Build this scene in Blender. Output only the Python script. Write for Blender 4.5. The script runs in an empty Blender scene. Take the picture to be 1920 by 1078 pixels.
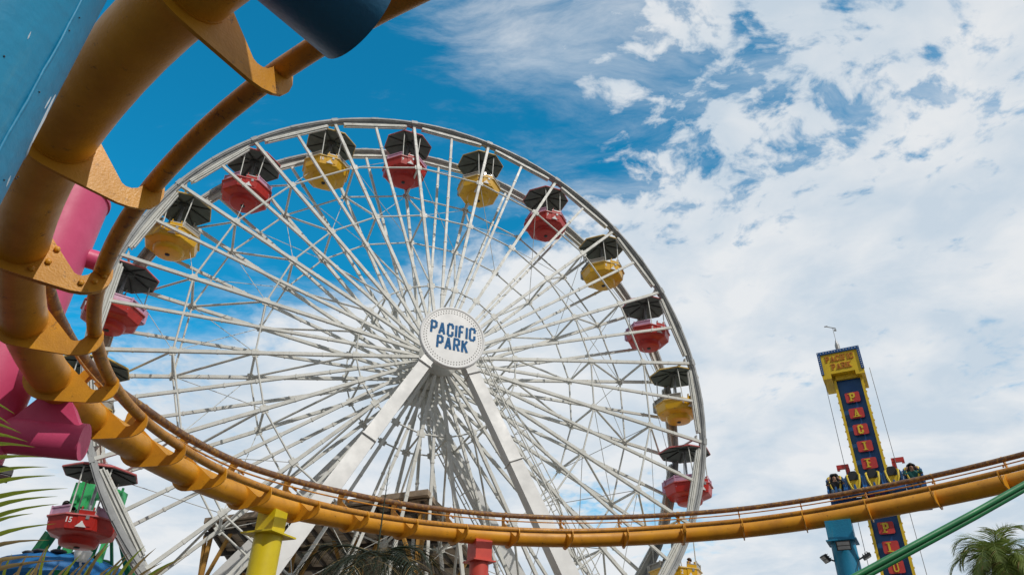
import bpy, math, random
from mathutils import Vector, Matrix
random.seed(7)
R_ = math.radians
V = Vector
sc = bpy.context.scene

# ------------------------------------------------------------------ camera
F = 1352.087; W, H = 1920.0, 1078.0
PITCH, ROLL = 0.574634, 0.0237688
_fw = V((0, math.cos(PITCH), math.sin(PITCH)))
_u0 = V((0, -math.sin(PITCH), math.cos(PITCH)))
_r0 = V((1, 0, 0))
_r = math.cos(ROLL) * _r0 + math.sin(ROLL) * _u0
_u = -math.sin(ROLL) * _r0 + math.cos(ROLL) * _u0
cd = bpy.data.cameras.new('camera')
cam = bpy.data.objects.new('camera', cd)
sc.collection.objects.link(cam)
m = Matrix.Identity(4)
for i in range(3):
    m[i][0] = _r[i]; m[i][1] = _u[i]; m[i][2] = -_fw[i]
cam.matrix_world = m
cd.sensor_width = 36; cd.sensor_fit = 'HORIZONTAL'; cd.lens = 36 * F / W
cd.clip_start = 0.05; cd.clip_end = 20000
sc.camera = cam

def at(x, y, D):
    """a point D metres along the view axis, seen at photo position x, y"""
    return (_fw + _r * ((x - W / 2) / F) + _u * ((H / 2 - y) / F)) * D
def ray(x, y):
    return at(x, y, 1.0)
def depth(p):
    return V(p).dot(_fw)

# ------------------------------------------------------------------ sky and sun
SUN_DIR = V((0.56, -0.70, 0.80)).normalized()
sun_el = math.asin(SUN_DIR.z)
world = bpy.data.worlds.new('World'); sc.world = world
world.use_nodes = True
nt = world.node_tree; nt.nodes.clear()
def N(t, **k):
    n = nt.nodes.new(t)
    for a, b in k.items(): setattr(n, a, b)
    return n
def L(a, b): nt.links.new(a, b)
def mth(op, a, b=None, c=None, clamp=False):
    n = N('ShaderNodeMath', operation=op); n.use_clamp = clamp
    for i, v in enumerate((a, b, c)):
        if v is None: continue
        if isinstance(v, (int, float)): n.inputs[i].default_value = v
        else: L(v, n.inputs[i])
    return n.outputs[0]
def sstep(v, lo, hi, tlo=0.0, thi=1.0):
    n = N('ShaderNodeMapRange', interpolation_type='SMOOTHSTEP')
    L(v, n.inputs['Value'])
    n.inputs['From Min'].default_value = lo; n.inputs['From Max'].default_value = hi
    n.inputs['To Min'].default_value = tlo; n.inputs['To Max'].default_value = thi
    return n.outputs['Result']
sky = N('ShaderNodeTexSky', sky_type='NISHITA'); sky.sun_disc = False
sky.sun_elevation = sun_el; sky.sun_rotation = math.atan2(SUN_DIR.x, SUN_DIR.y)
sky.air_density = 1.0; sky.dust_density = 0.3; sky.ozone_density = 3.0
tc = N('ShaderNodeTexCoord')
nrm = N('ShaderNodeVectorMath', operation='NORMALIZE'); L(tc.outputs['Generated'], nrm.inputs[0])
DIRV = nrm.outputs[0]
sep = N('ShaderNodeSeparateXYZ'); L(DIRV, sep.inputs[0])
zz = mth('ADD', mth('MAXIMUM', sep.outputs[2], 0.0), 0.16)
cx = mth('DIVIDE', sep.outputs[0], zz); cy = mth('DIVIDE', sep.outputs[1], zz)
cmb = N('ShaderNodeCombineXYZ'); L(cx, cmb.inputs[0]); L(cy, cmb.inputs[1])
PL = cmb.outputs[0]
def noise(vec, scale, detail, rough=0.55, dist=0.0, off=(0, 0, 0), lac=2.0):
    mp = N('ShaderNodeMapping'); L(vec, mp.inputs[0]); mp.inputs['Location'].default_value = off
    n = N('ShaderNodeTexNoise'); L(mp.outputs[0], n.inputs['Vector'])
    n.inputs['Scale'].default_value = scale; n.inputs['Detail'].default_value = detail
    n.inputs['Roughness'].default_value = rough; n.inputs['Distortion'].default_value = dist
    n.inputs['Lacunarity'].default_value = lac
    return n.outputs['Fac']
def blob(px, py, rad_px, amp):
    """a round patch of sky, rad_px wide, in a fixed world direction"""
    d = ray(px, py).normalized()
    dp = N('ShaderNodeVectorMath', operation='DOT_PRODUCT'); L(DIRV, dp.inputs[0]); dp.inputs[1].default_value = d
    rad = rad_px / F
    k = 2.0 / (rad * rad)
    e = mth('EXPONENT', mth('MULTIPLY', mth('SUBTRACT', dp.outputs['Value'], 1.0), k))
    return mth('MULTIPLY', e, amp)
CLEAR = [(200, 40, 430, 1.10), (600, 130, 300, .95), (860, 290, 190, .62), (60, 420, 230, .9), (330, 480, 120, .45), (800, 60, 160, .30),
         (1020, 230, 130, .46), (1130, 300, 110, .50), (620, 400, 150, .60), (980, 420, 60, .35), (1060, 60, 150, .26), (1250, 90, 170, .30), (1300, 270, 130, .30),
         (1460, 130, 150, .26), (1520, 300, 80, .16), (1700, 90, 120, .14), (1860, 250, 90, .16), (1640, 230, 80, .12), (1350, 330, 60, .12), (1090, 960, 75, .42), (1270, 980, 90, .44), (1010, 880, 50, .25),
         (1480, 705, 60, .20), (1640, 650, 50, .16), (1880, 700, 60, .20), (1820, 600, 80, .12), (960, 700, 90, .15), (1900, 1010, 90, .18), (1500, 640, 500, -.06)]
acc = None
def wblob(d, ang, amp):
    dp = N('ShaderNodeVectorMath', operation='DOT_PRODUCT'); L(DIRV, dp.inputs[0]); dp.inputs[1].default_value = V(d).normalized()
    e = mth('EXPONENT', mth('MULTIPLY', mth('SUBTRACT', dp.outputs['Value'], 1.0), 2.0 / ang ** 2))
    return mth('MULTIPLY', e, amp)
acc = None
for c in CLEAR:
    b = blob(*c); acc = b if acc is None else mth('ADD', acc, b)
warpn = N('ShaderNodeTexNoise'); L(PL, warpn.inputs['Vector']); warpn.inputs['Scale'].default_value = 2.0; warpn.inputs['Detail'].default_value = 4
ws = N('ShaderNodeVectorMath', operation='SCALE'); L(warpn.outputs['Color'], ws.inputs[0]); ws.inputs['Scale'].default_value = 0.28
wp = N('ShaderNodeVectorMath', operation='ADD'); L(PL, wp.inputs[0]); L(ws.outputs[0], wp.inputs[1])
n_big = noise(wp.outputs[0], 1.7, 9, 0.60, 0.0, (3.1, 1.7, 0))
n_puf = noise(wp.outputs[0], 17.0, 8, 0.58, 0.0, (0.4, 5.2, 0))
n_fin = noise(wp.outputs[0], 26.0, 4, 0.6, 0.2, (9.4, 2.2, 0))
cover = mth('SUBTRACT', 1.17, acc)
f1 = mth('MULTIPLY', mth('SUBTRACT', n_big, 0.5), 0.9)
puffy = mth('ADD', 0.75, mth('ADD', blob(1560, 120, 420, 1.7), blob(1180, 250, 220, 1.5)))
f2 = mth('MULTIPLY', mth('SUBTRACT', n_puf, 0.5), puffy)
f3 = mth('MULTIPLY', mth('SUBTRACT', n_fin, 0.5), mth('ADD', 0.25, blob(1500, 150, 450, .55)))
val = mth('ADD', mth('ADD', cover, f1), mth('ADD', f2, f3))
dens = sstep(val, 0.42, 1.02)
# thin high veil streaks
wmap = N('ShaderNodeMapping'); L(wp.outputs[0], wmap.inputs[0]); wmap.inputs['Rotation'].default_value = (0, 0, .9); wmap.inputs['Scale'].default_value = (1.0, 2.6, 1)
n_wsp = noise(wmap.outputs[0], 3.0, 9, 0.66, 0.3, (2, 2, 0))
veil = mth('MULTIPLY', sstep(mth('ADD', n_wsp, mth('ADD', blob(940, 40, 190, .20), mth('MULTIPLY', cover, .22))), 0.50, 1.0), 0.75)
dens = mth('MAXIMUM', dens, veil, clamp=True)
shade = noise(wp.outputs[0], 4.0, 6, 0.55, 0.0, (7, 7, 0))
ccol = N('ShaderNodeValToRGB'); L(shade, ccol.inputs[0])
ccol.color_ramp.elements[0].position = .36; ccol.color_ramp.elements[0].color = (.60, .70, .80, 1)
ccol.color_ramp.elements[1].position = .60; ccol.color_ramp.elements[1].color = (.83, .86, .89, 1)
tint = N('ShaderNodeMixRGB', blend_type='MULTIPLY'); tint.inputs[0].default_value = 1
L(sky.outputs[0], tint.inputs[1]); tint.inputs[2].default_value = (0.06, 1.13, 1.24, 1)
bg1 = N('ShaderNodeBackground'); L(tint.outputs[0], bg1.inputs[0]); bg1.inputs[1].default_value = 0.15
dim = mth('SUBTRACT', 1.0, mth('MAXIMUM', wblob((0, -1, .2), 1.1, .70), wblob((-1, -.2, .1), .6, .70)))  # unseen clouds behind and to the left darkened to weaken the fill light
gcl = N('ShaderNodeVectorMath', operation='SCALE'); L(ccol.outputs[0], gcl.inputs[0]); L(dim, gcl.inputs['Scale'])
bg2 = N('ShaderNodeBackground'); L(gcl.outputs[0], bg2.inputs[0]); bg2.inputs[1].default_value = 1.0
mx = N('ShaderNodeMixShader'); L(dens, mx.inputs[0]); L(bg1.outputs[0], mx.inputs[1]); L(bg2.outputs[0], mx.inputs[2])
wo = N('ShaderNodeOutputWorld'); L(mx.outputs[0], wo.inputs[0])

sl = bpy.data.lights.new('sun', 'SUN'); sl.energy = 2.3; sl.angle = R_(0.6); sl.color = (1.0, 0.95, 0.87)
so = bpy.data.objects.new('sun', sl); sc.collection.objects.link(so)
so.rotation_euler = SUN_DIR.to_track_quat('Z', 'Y').to_euler()
sc.view_settings.view_transform = 'Standard'; sc.view_settings.look = 'None'
sc.view_settings.exposure = 0.0; sc.view_settings.gamma = 1.0

# ------------------------------------------------------------------ materials
def mat(name, col, rough=0.5, metal=0.0, col2=None, amt=0.35, scale=3.0, bump=0.0, bscale=40.0, coat=0.0,
        rust=None, rust_amt=0.0, rust_scale=6.0, streak=False, trans=0.0):
    m = bpy.data.materials.new(name); m.use_nodes = True
    t = m.node_tree; b = t.nodes['Principled BSDF']
    b.inputs['Roughness'].default_value = rough; b.inputs['Metallic'].default_value = metal
    b.inputs['Coat Weight'].default_value = coat
    tc = t.nodes.new('ShaderNodeTexCoord')
    src = tc.outputs['Object']
    if streak:
        mp = t.nodes.new('ShaderNodeMapping'); t.links.new(src, mp.inputs[0]); mp.inputs['Scale'].default_value = (1, 1, .12); src = mp.outputs[0]
    n = t.nodes.new('ShaderNodeTexNoise'); t.links.new(src, n.inputs['Vector'])
    n.inputs['Scale'].default_value = scale; n.inputs['Detail'].default_value = 8; n.inputs['Roughness'].default_value = .65
    r = t.nodes.new('ShaderNodeValToRGB'); t.links.new(n.outputs['Fac'], r.inputs[0])
    c2 = col2 or tuple(c * (1 - amt) for c in col)
    r.color_ramp.elements[0].position = .32; r.color_ramp.elements[0].color = (*c2, 1)
    r.color_ramp.elements[1].position = .62; r.color_ramp.elements[1].color = (*col, 1)
    out = r.outputs[0]
    if rust:
        n2 = t.nodes.new('ShaderNodeTexNoise'); t.links.new(src, n2.inputs['Vector'])
        n2.inputs['Scale'].default_value = rust_scale; n2.inputs['Detail'].default_value = 10; n2.inputs['Roughness'].default_value = .75
        r2 = t.nodes.new('ShaderNodeValToRGB'); t.links.new(n2.outputs['Fac'], r2.inputs[0])
        r2.color_ramp.elements[0].position = 1 - rust_amt - .10; r2.color_ramp.elements[0].color = (0, 0, 0, 1)
        r2.color_ramp.elements[1].position = 1 - rust_amt; r2.color_ramp.elements[1].color = (1, 1, 1, 1)
        mx = t.nodes.new('ShaderNodeMixRGB'); t.links.new(r2.outputs[0], mx.inputs[0])
        t.links.new(out, mx.inputs[1]); mx.inputs[2].default_value = (*rust, 1); out = mx.outputs[0]
    t.links.new(out, b.inputs['Base Color'])
    rr = t.nodes.new('ShaderNodeMapRange'); t.links.new(n.outputs['Fac'], rr.inputs[0])
    rr.inputs['From Min'].default_value = .3; rr.inputs['From Max'].default_value = .7
    rr.inputs['To Min'].default_value = min(1, rough + .12); rr.inputs['To Max'].default_value = max(.05, rough - .06)
    t.links.new(rr.outputs[0], b.inputs['Roughness'])
    if bump:
        n3 = t.nodes.new('ShaderNodeTexNoise'); t.links.new(tc.outputs['Object'], n3.inputs['Vector'])
        n3.inputs['Scale'].default_value = bscale; n3.inputs['Detail'].default_value = 4
        bp = t.nodes.new('ShaderNodeBump'); bp.inputs['Strength'].default_value = bump; bp.inputs['Distance'].default_value = .01
        t.links.new(n3.outputs['Fac'], bp.inputs['Height']); t.links.new(bp.outputs[0], b.inputs['Normal'])
    if trans:
        tr = t.nodes.new('ShaderNodeBsdfTranslucent'); t.links.new(out, tr.inputs[0])
        ms = t.nodes.new('ShaderNodeMixShader'); ms.inputs[0].default_value = trans
        t.links.new(b.outputs[0], ms.inputs[1]); t.links.new(tr.outputs[0], ms.inputs[2])
        t.links.new(ms.outputs[0], t.nodes['Material Output'].inputs[0])
    return m
M = {}
M['track'] = mat('track_paint', (.74, .335, .015), .42, col2=(.54, .23, .012), scale=2.2, bump=.25, bscale=60, rust=(.10, .045, .02), rust_amt=.30, rust_scale=9)
M['rail'] = mat('rail_paint', (.62, .27, .02), .40, col2=(.42, .17, .02), scale=5, bump=.2, rust=(.16, .07, .035), rust_amt=.36, rust_scale=14)
M['rail_worn'] = mat('worn_rail_steel', (.22, .11, .055), .5, col2=(.12, .06, .035), scale=6, bump=.3, rust=(.45, .24, .05), rust_amt=.40, rust_scale=11)
M['white'] = mat('white_steel_paint', (.70, .70, .66), .45, col2=(.54, .54, .50), scale=2.2, rust=(.34, .22, .13), rust_amt=.305, rust_scale=7, bump=.1)
M['white_clean'] = mat('white_leg_paint', (.72, .72, .71), .45, col2=(.64, .64, .63), scale=1.3, rust=(.4, .36, .3), rust_amt=.25, rust_scale=3)
M['sign_white'] = mat('white_sign_face', (.82, .82, .82), .4, col2=(.76, .76, .76), scale=1.5)
M['sign_blue'] = mat('blue_lettering', (.006, .135, .36), .7, scale=4)
M['bulb'] = mat('clear_bulb_cap', (.60, .59, .55), .3, scale=5)
M['rim_grey'] = mat('grey_rim_steel', (.44, .45, .45), .5, col2=(.28, .29, .295), scale=1.2, rust=(.16, .15, .14), rust_amt=.30, rust_scale=3, bump=.1)
M['red'] = mat('red_fibreglass', (.54, .022, .013), .4, col2=(.42, .016, .012), scale=1.6, coat=.1, rust=(.25, .02, .02), rust_amt=.33, rust_scale=4)
M['yellow'] = mat('yellow_fibreglass', (.82, .46, .004), .4, col2=(.72, .38, .005), scale=1.6, coat=.3, rust=(.35, .2, .02), rust_amt=.30, rust_scale=4)
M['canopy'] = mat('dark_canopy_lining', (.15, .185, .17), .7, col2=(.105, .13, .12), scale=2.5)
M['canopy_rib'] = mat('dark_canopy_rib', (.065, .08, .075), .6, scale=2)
M['pink_in'] = mat('lilac_interior', (.62, .36, .50), .5, col2=(.50, .27, .42), scale=3)
M['grey_in'] = mat('grey_interior', (.42, .40, .36), .5, scale=3)
M['trim_pink'] = mat('pale_red_trim', (.66, .16, .16), .4, scale=3)
M['trim_yel'] = mat('yellow_trim', (.80, .55, .16), .4, scale=3)
M['dark'] = mat('dark_metal', (.035, .036, .040), .5, scale=5)
M['steel'] = mat('galvanised_steel', (.45, .46, .47), .4, metal=.6, scale=6)
M['wire'] = mat('steel_cable', (.30, .31, .33), .5, scale=6)
M['col_blue'] = mat('sky_blue_column_paint', (.006, .26, .46), .5, col2=(.004, .20, .38), scale=3.5, bump=.45, bscale=22, rust=(.06, .28, .42), rust_amt=.36, rust_scale=2.2, streak=True)
M['col_blue_shaded'] = mat('shaded_blue_arm', (.008, .12, .24), .38, col2=(.006, .09, .19), scale=2, bump=.2)  # column blue darkened: the arm's underside shade is put into the colour
M['col_pink'] = mat('pink_column_paint', (.70, .09, .21), .42, col2=(.60, .055, .16), scale=1.5, bump=.15)
M['col_yel'] = mat('yellow_column_paint', (.76, .60, .008), .42, col2=(.66, .50, .008), scale=2.5, bump=.1, rust=(.35, .27, .02), rust_amt=.28, rust_scale=5)
M['col_red'] = mat('red_column_paint', (.68, .085, .055), .42, col2=(.56, .06, .045), scale=2.5, bump=.1)
M['twr_blue'] = mat('tower_blue_paint', (.010, .095, .30), .45, col2=(.008, .075, .25), scale=1.5)
M['twr_yel'] = mat('tower_yellow_paint', (.84, .58, .02), .45, col2=(.72, .48, .02), scale=3)
M['twr_red'] = mat('tower_red_panel', (.62, .055, .045), .45, col2=(.52, .04, .04), scale=3)
M['lett_yel'] = mat('yellow_letter', (.85, .62, .04), .45, scale=3)
M['lett_or'] = mat('orange_letter', (.62, .20, .02), .5, scale=3)
M['seat_blue'] = mat('blue_seat_shell', (.012, .13, .40), .3, scale=3, coat=.3)
M['pad'] = mat('black_pad', (.025, .028, .035), .6, scale=3)
M['green'] = mat('green_ride_paint', (.012, .20, .06), .45, col2=(.008, .15, .05), scale=2.5, bump=.1)
M['green_lt'] = mat('light_green_ride_paint', (.06, .52, .17), .45, col2=(.04, .40, .13), scale=2.5)
M['ride_blue'] = mat('blue_canvas', (.010, .17, .46), .6, col2=(.008, .13, .38), scale=2)
M['wood'] = mat('weathered_soffit_board', (.46, .35, .25), .8, col2=(.28, .21, .15), scale=3, bump=.4)
M['wood_or'] = mat('ochre_timber', (.50, .26, .05), .7, col2=(.34, .17, .035), scale=4, bump=.2)
M['wood_dk'] = mat('dark_timber', (.07, .055, .045), .8, scale=4)
M['deck'] = mat('pier_boards', (.07, .055, .042), .8, col2=(.035, .03, .025), scale=1.5, bump=.4)
M['bounce'] = mat('pale_bounce', (.42, .40, .36), .8, col2=(.34, .32, .29), scale=1.2, bump=.2)  # pale tone for the added sheet that reflects light upward
M['sea'] = mat('sea_water', (.02, .07, .10), .12, scale=.05, bump=.6, bscale=.6)
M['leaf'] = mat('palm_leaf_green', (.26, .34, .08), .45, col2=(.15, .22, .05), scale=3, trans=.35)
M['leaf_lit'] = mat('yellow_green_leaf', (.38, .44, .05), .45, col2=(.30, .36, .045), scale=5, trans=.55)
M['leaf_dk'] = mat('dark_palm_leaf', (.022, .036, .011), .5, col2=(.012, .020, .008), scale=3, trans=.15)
M['leaf_dry'] = mat('dry_leaf_tip', (.46, .32, .14), .6, col2=(.34, .25, .10), scale=6, trans=.4)
M['trunk'] = mat('palm_trunk_bark', (.17, .125, .085), .9, col2=(.09, .07, .05), scale=8, bump=.8, bscale=15)
M['skin'] = mat('skin', (.42, .23, .15), .5, scale=4)
M['skin_dk'] = mat('tan_skin', (.30, .15, .09), .5, scale=4)
M['hair'] = mat('dark_hair', (.018, .013, .010), .5, scale=9)
M['hair_br'] = mat('brown_hair', (.10, .05, .025), .5, scale=9)
M['shirt_teal'] = mat('teal_shirt', (.012, .12, .11), .8, scale=5)
M['shirt_black'] = mat('black_shirt', (.02, .02, .024), .8, scale=5)
M['shirt_grey'] = mat('grey_shirt', (.25, .24, .25), .8, scale=5)
M['shirt_plum'] = mat('plum_shirt', (.10, .03, .06), .8, scale=5)
M['jeans'] = mat('blue_jeans', (.06, .12, .20), .85, scale=8)
M['shorts'] = mat('dark_shorts', (.03, .035, .05), .85, scale=8)

# ------------------------------------------------------------------ mesh helpers
class MB:
    def __init__(s): s.v = []; s.f = []; s.sm = []; s.mi = []
    def add(s, vs, fs, smooth=False, mi=0):
        o = len(s.v); s.v += [tuple(v) for v in vs]
        for f in fs:
            s.f.append(tuple(i + o for i in f)); s.sm.append(smooth); s.mi.append(mi)
    def box(s, c, sx, sy, sz, X=V((1, 0, 0)), Y=V((0, 1, 0)), Z=V((0, 0, 1)), mi=0):
        c = V(c); vs = []
        for a in (-.5, .5):
            for b in (-.5, .5):
                for d in (-.5, .5):
                    vs.append(c + X * (a * sx) + Y * (b * sy) + Z * (d * sz))
        s.add(vs, [(0, 1, 3, 2), (4, 6, 7, 5), (0, 4, 5, 1), (2, 3, 7, 6), (0, 2, 6, 4), (1, 5, 7, 3)], mi=mi)
    def beam(s, a, b, w, h, up=V((0, 0, 1)), w2=None, h2=None, mi=0):
        a, b = V(a), V(b); d = (b - a).normalized()
        x = d.cross(up)
        if x.length < 1e-4: x = d.cross(V((1, 0, 0)))
        x.normalize(); y = x.cross(d)
        w2 = w2 or w; h2 = h2 or h
        vs = [p + x * (i * ww / 2) + y * (j * hh / 2) for p, ww, hh in ((a, w, h), (b, w2, h2)) for i, j in ((-1, -1), (1, -1), (1, 1), (-1, 1))]
        s.add(vs, [(3, 2, 1, 0), (4, 5, 6, 7), (0, 1, 5, 4), (1, 2, 6, 5), (2, 3, 7, 6), (3, 0, 4, 7)], mi=mi)
    def tube(s, pts, r, n=12, caps=True, smooth=True, mi=0):
        pts = [V(p) for p in pts]; k = len(pts)
        rs = r if isinstance(r, (list, tuple)) else [r] * k
        ref = None; vs = []
        for i, p in enumerate(pts):
            t = (pts[min(i + 1, k - 1)] - pts[max(i - 1, 0)]).normalized()
            if ref is None:
                ref = t.cross(V((0, 0, 1)))
                if ref.length < 1e-3: ref = t.cross(V((1, 0, 0)))
            ref = (ref - t * ref.dot(t)).normalized(); y = t.cross(ref)
            for j in range(n):
                a = 2 * math.pi * j / n
                vs.append(p + (ref * math.cos(a) + y * math.sin(a)) * rs[i])
        fs = [(i * n + j, i * n + (j + 1) % n, (i + 1) * n + (j + 1) % n, (i + 1) * n + j) for i in range(k - 1) for j in range(n)]
        s.add(vs, fs, smooth, mi)
        if caps:
            s.add(vs[:n], [tuple(reversed(range(n)))], False, mi); s.add(vs[-n:], [tuple(range(n))], False, mi)
    def lathe(s, c, prof, n=24, Z=V((0, 0, 1)), X=None, phase=0.0, smooth=True, mi=0):
        """prof: list of (radius, height)"""
        c = V(c); Z = Z.normalized()
        if X is None:
            X = Z.cross(V((0, 1, 0)))
            if X.length < 1e-3: X = Z.cross(V((1, 0, 0)))
        X = (X - Z * X.dot(Z)).normalized(); Y = Z.cross(X); vs = []
        for r, h in prof:
            for j in range(n):
                a = 2 * math.pi * j / n + phase
                vs.append(c + Z * h + (X * math.cos(a) + Y * math.sin(a)) * max(r, 1e-4))
        fs = [(i * n + j, i * n + (j + 1) % n, (i + 1) * n + (j + 1) % n, (i + 1) * n + j) for i in range(len(prof) - 1) for j in range(n)]
        s.add(vs, fs, smooth, mi)
    def extrude(s, poly, o, X, Y, Z, t, mi=0):
        n = len(poly); vs = []
        for k in (-t / 2, t / 2):
            for a, b in poly: vs.append(V(o) + X * a + Y * b + Z * k)
        fs = [tuple(reversed(range(n))), tuple(range(n, 2 * n))] + [(i, (i + 1) % n, n + (i + 1) % n, n + i) for i in range(n)]
        s.add(vs, fs, mi=mi)
    def sphere(s, c, r, n=8, mi=0, sc=(1, 1, 1)):
        vs = []; fs = []
        for i in range(n // 2 + 1):
            t = math.pi * i / (n // 2)
            for j in range(n):
                a = 2 * math.pi * j / n
                vs.append(V(c) + V((r * sc[0] * math.sin(t) * math.cos(a), r * sc[1] * math.sin(t) * math.sin(a), r * sc[2] * math.cos(t))))
        for i in range(n // 2):
            for j in range(n):
                fs.append((i * n + j, (i + 1) * n + j, (i + 1) * n + (j + 1) % n, i * n + (j + 1) % n))
        s.add(vs, fs, True, mi)
    def mesh(s, name, mats):
        me = bpy.data.meshes.new(name)
        me.from_pydata(s.v, [], s.f)
        me.polygons.foreach_set('use_smooth', s.sm); me.polygons.foreach_set('material_index', s.mi)
        for m in (mats if isinstance(mats, (list, tuple)) else [mats]): me.materials.append(m)
        me.validate(); me.update()
        return me
    def build(s, name, mats, parent=None):
        o = bpy.data.objects.new(name, s.mesh(name, mats)); sc.collection.objects.link(o)
        if parent is not None: o.parent = parent
        return o
def tag(o, label, cat, group=None, kind=None):
    if label: o['label'] = label
    if cat: o['category'] = cat
    if group: o['group'] = group
    if kind: o['kind'] = kind
    return o
def empty(name, loc=(0, 0, 0), mat3=None):
    o = bpy.data.objects.new(name, None); sc.collection.objects.link(o)
    o.empty_display_size = .2
    mm = mat3.to_4x4() if mat3 is not None else Matrix.Identity(4)
    mm.translation = V(loc); o.matrix_world = mm
    return o
def struct(o): o['kind'] = 'structure'; return o
def frame3(X, Y, Z):
    m = Matrix.Identity(3)
    for i in range(3): m[i][0] = X[i]; m[i][1] = Y[i]; m[i][2] = Z[i]
    return m
GZ = -1.6

# ------------------------------------------------------------------ ground
b = MB(); b.box((0, 30, GZ - .2), 160, 140, .4); struct(b.build('pier_deck', M['deck']))
b = MB(); b.box((0, 62, GZ - .046), 150, 74, .1); struct(b.build('bounce_sheet', M['bounce']))  # added unseen pale sheet, bounces light onto gondola undersides and pavilion roof
b = MB(); b.add([(-6000, -6000, -8), (6000, -6000, -8), (6000, 6000, -8), (-6000, 6000, -8)], [(0, 1, 2, 3)]); struct(b.build('sea', M['sea']))

# ------------------------------------------------------------------ roller coaster track
TP = [[1.42, 1.02, 3.42], [-0.25, 1.527, 3.384], [-1.714, 2.349, 3.344], [-2.937, 3.426, 3.298], [-3.873, 4.617, 3.296], [-4.564, 5.889, 3.326], [-5.044, 7.257, 3.387], [-5.34, 8.713, 3.499], [-5.417, 10.238, 3.659], [-5.314, 11.808, 3.796], [-4.972, 13.371, 3.939], [-4.367, 14.869, 4.115], [-3.551, 16.255, 4.297], [-2.541, 17.488, 4.461], [-1.333, 18.523, 4.615], [0.052, 19.324, 4.75], [1.575, 19.855, 4.873], [3.173, 20.095, 4.997], [4.781, 20.051, 5.108], [6.353, 19.74, 5.198], [7.856, 19.181, 5.291], [9.261, 18.411, 5.389], [10.534, 17.466, 5.466], [11.65, 16.354, 5.524], [12.603, 15.08, 5.562], [13.38, 13.68, 5.58], [13.95, 12.2, 5.6]]
TB = [0.8562, 0.8562, 0.8417, 0.8405, 0.8062, 0.7545, 0.7034, 0.6629, 0.698, 0.6784, 0.6551, 0.6783, 0.6938, 0.6812, 0.6665, 0.6567, 0.649, 0.6343, 0.6157, 0.6144, 0.6129, 0.6048, 0.5953, 0.5983, 0.6091, 0.6091, 0.6091]
TH, TG = 0.4170, 0.8655
SUBN = 6
def catmull(A):
    A = [2 * A[0] - A[1]] + list(A) + [2 * A[-1] - A[-2]]; out = []
    for i in range(len(A) - 3):
        p0, p1, p2, p3 = A[i:i + 4]
        for q in range(SUBN):
            t = q / SUBN
            out.append((p1 * 2 + (p2 - p0) * t + (p0 * 2 - p1 * 5 + p2 * 4 - p3) * (t * t) + (p1 * 3 - p0 - p2 * 3 + p3) * (t ** 3)) * .5)
    out.append(A[-2]); return out
TC = catmull([V(p) for p in TP])
TBB = [v.x for v in catmull([V((x, 0, 0)) for x in TB])]
TF = []
for i, c in enumerate(TC):
    t = (TC[min(i + 1, len(TC) - 1)] - TC[max(i - 1, 0)]).normalized()
    s = t.cross(V((0, 0, 1))).normalized(); u = s.cross(t)
    cb, sb = math.cos(TBB[i]), math.sin(TBB[i])
    TF.append((c, t, s * cb - u * sb, u * cb + s * sb))
track = empty('roller_coaster_track', (TC[0].x, TC[0].y, GZ))
tag(track, 'orange-yellow tubular steel coaster track curving from overhead at left across the ferris wheel', 'roller coaster track')
TRK0 = V((TC[0].x, TC[0].y, GZ))
def shift(mb, o=TRK0):
    mb.v = [tuple(V(v) - o) for v in mb.v]; return mb
b = MB(); b.tube([c for c, t, s, u in TF], .202, 32); shift(b).build('spine_tube', M['track'], track)
for sgn, mt, lab in ((1, 'rail', 'orange painted rail on the inside of the curve'), (-1, 'rail_worn', 'brown rusty rail on the outside of the curve')):
    b = MB(); b.tube([c + u * TH + s * (sgn * TG / 2) for c, t, s, u in TF], .064, 16)
    o = shift(b).build('rail', M[mt], track); o['label'] = lab
b = MB(); b.tube([c + u * (TH - .07) - s * .25 for c, t, s, u in TF[SUBN * 6:]], .017, 6)
for i in range(7, len(TP)):
    c, t, s, u = TF[i * SUBN]
    b.beam(c + u * (TH - .1) - s * .36, c + u * (TH - .1) - s * .20, .03, .03, t)
shift(b).build('cable_conduit', M['rail'], track)
def rt(a, n):
    d = V((.720, .694)); k = V((-.694, .720)); q = d * a + k * n; return (q.x, q.y)
half = [rt(.425, -.11), rt(.455, -.12), rt(.49, -.112), rt(.52, -.09), rt(.545, -.05), rt(.558, .0), rt(.575, .045), rt(.60, .06), rt(.64, .055), rt(.675, .02), rt(.692, -.05), rt(.685, -.12), rt(.655, -.18), rt(.60, -.225), rt(.53, -.254), rt(.45, -.268), rt(.11, -.272)]
ang = [(.27 * math.sin(R_(a)), -.27 * math.cos(R_(a))) for a in (42, 28, 14, 0)]
R1 = half + ang
poly = [(0, .212)] + R1 + [(-x, y) for x, y in reversed(R1[:-1])]
def tie(i, flange=False):
    c, t, s, u = TF[i * SUBN]
    b = MB()
    for off in ((0,) if not flange else (-.016, .016)):
        b.extrude(poly, c + t * off, s, u, t, .024)
    if flange:
        spots = [(.30 * math.cos(R_(a)), .30 * math.sin(R_(a))) for a in (25, 55, 90, 125, 155, 200, 340)]
        spots = [(.25 * math.cos(R_(a)), .25 * math.sin(R_(a))) for a in (52, 22, -8)] + [rt(.50, -.18), rt(.585, -.13), rt(.63, -.06)]
        spots += [(-x, y) for x, y in spots]
        for x, y in spots:
            for sg in (-1, 1):
                o = c + s * x + u * y + t * (sg * .028)
                b.lathe(o, [(.024, 0), (.024, .018), (.012, .024), (0, .026)], 6, t * sg, s, smooth=False)
    else:
        # weld collar
        b.tube([c - t * .028, c + t * .028], .2085, 32, caps=True)
    return shift(b).build('tie_plate', M['track'], track)
for i in range(len(TP) - 1):
    tie(i, i in (4, 18))

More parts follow.
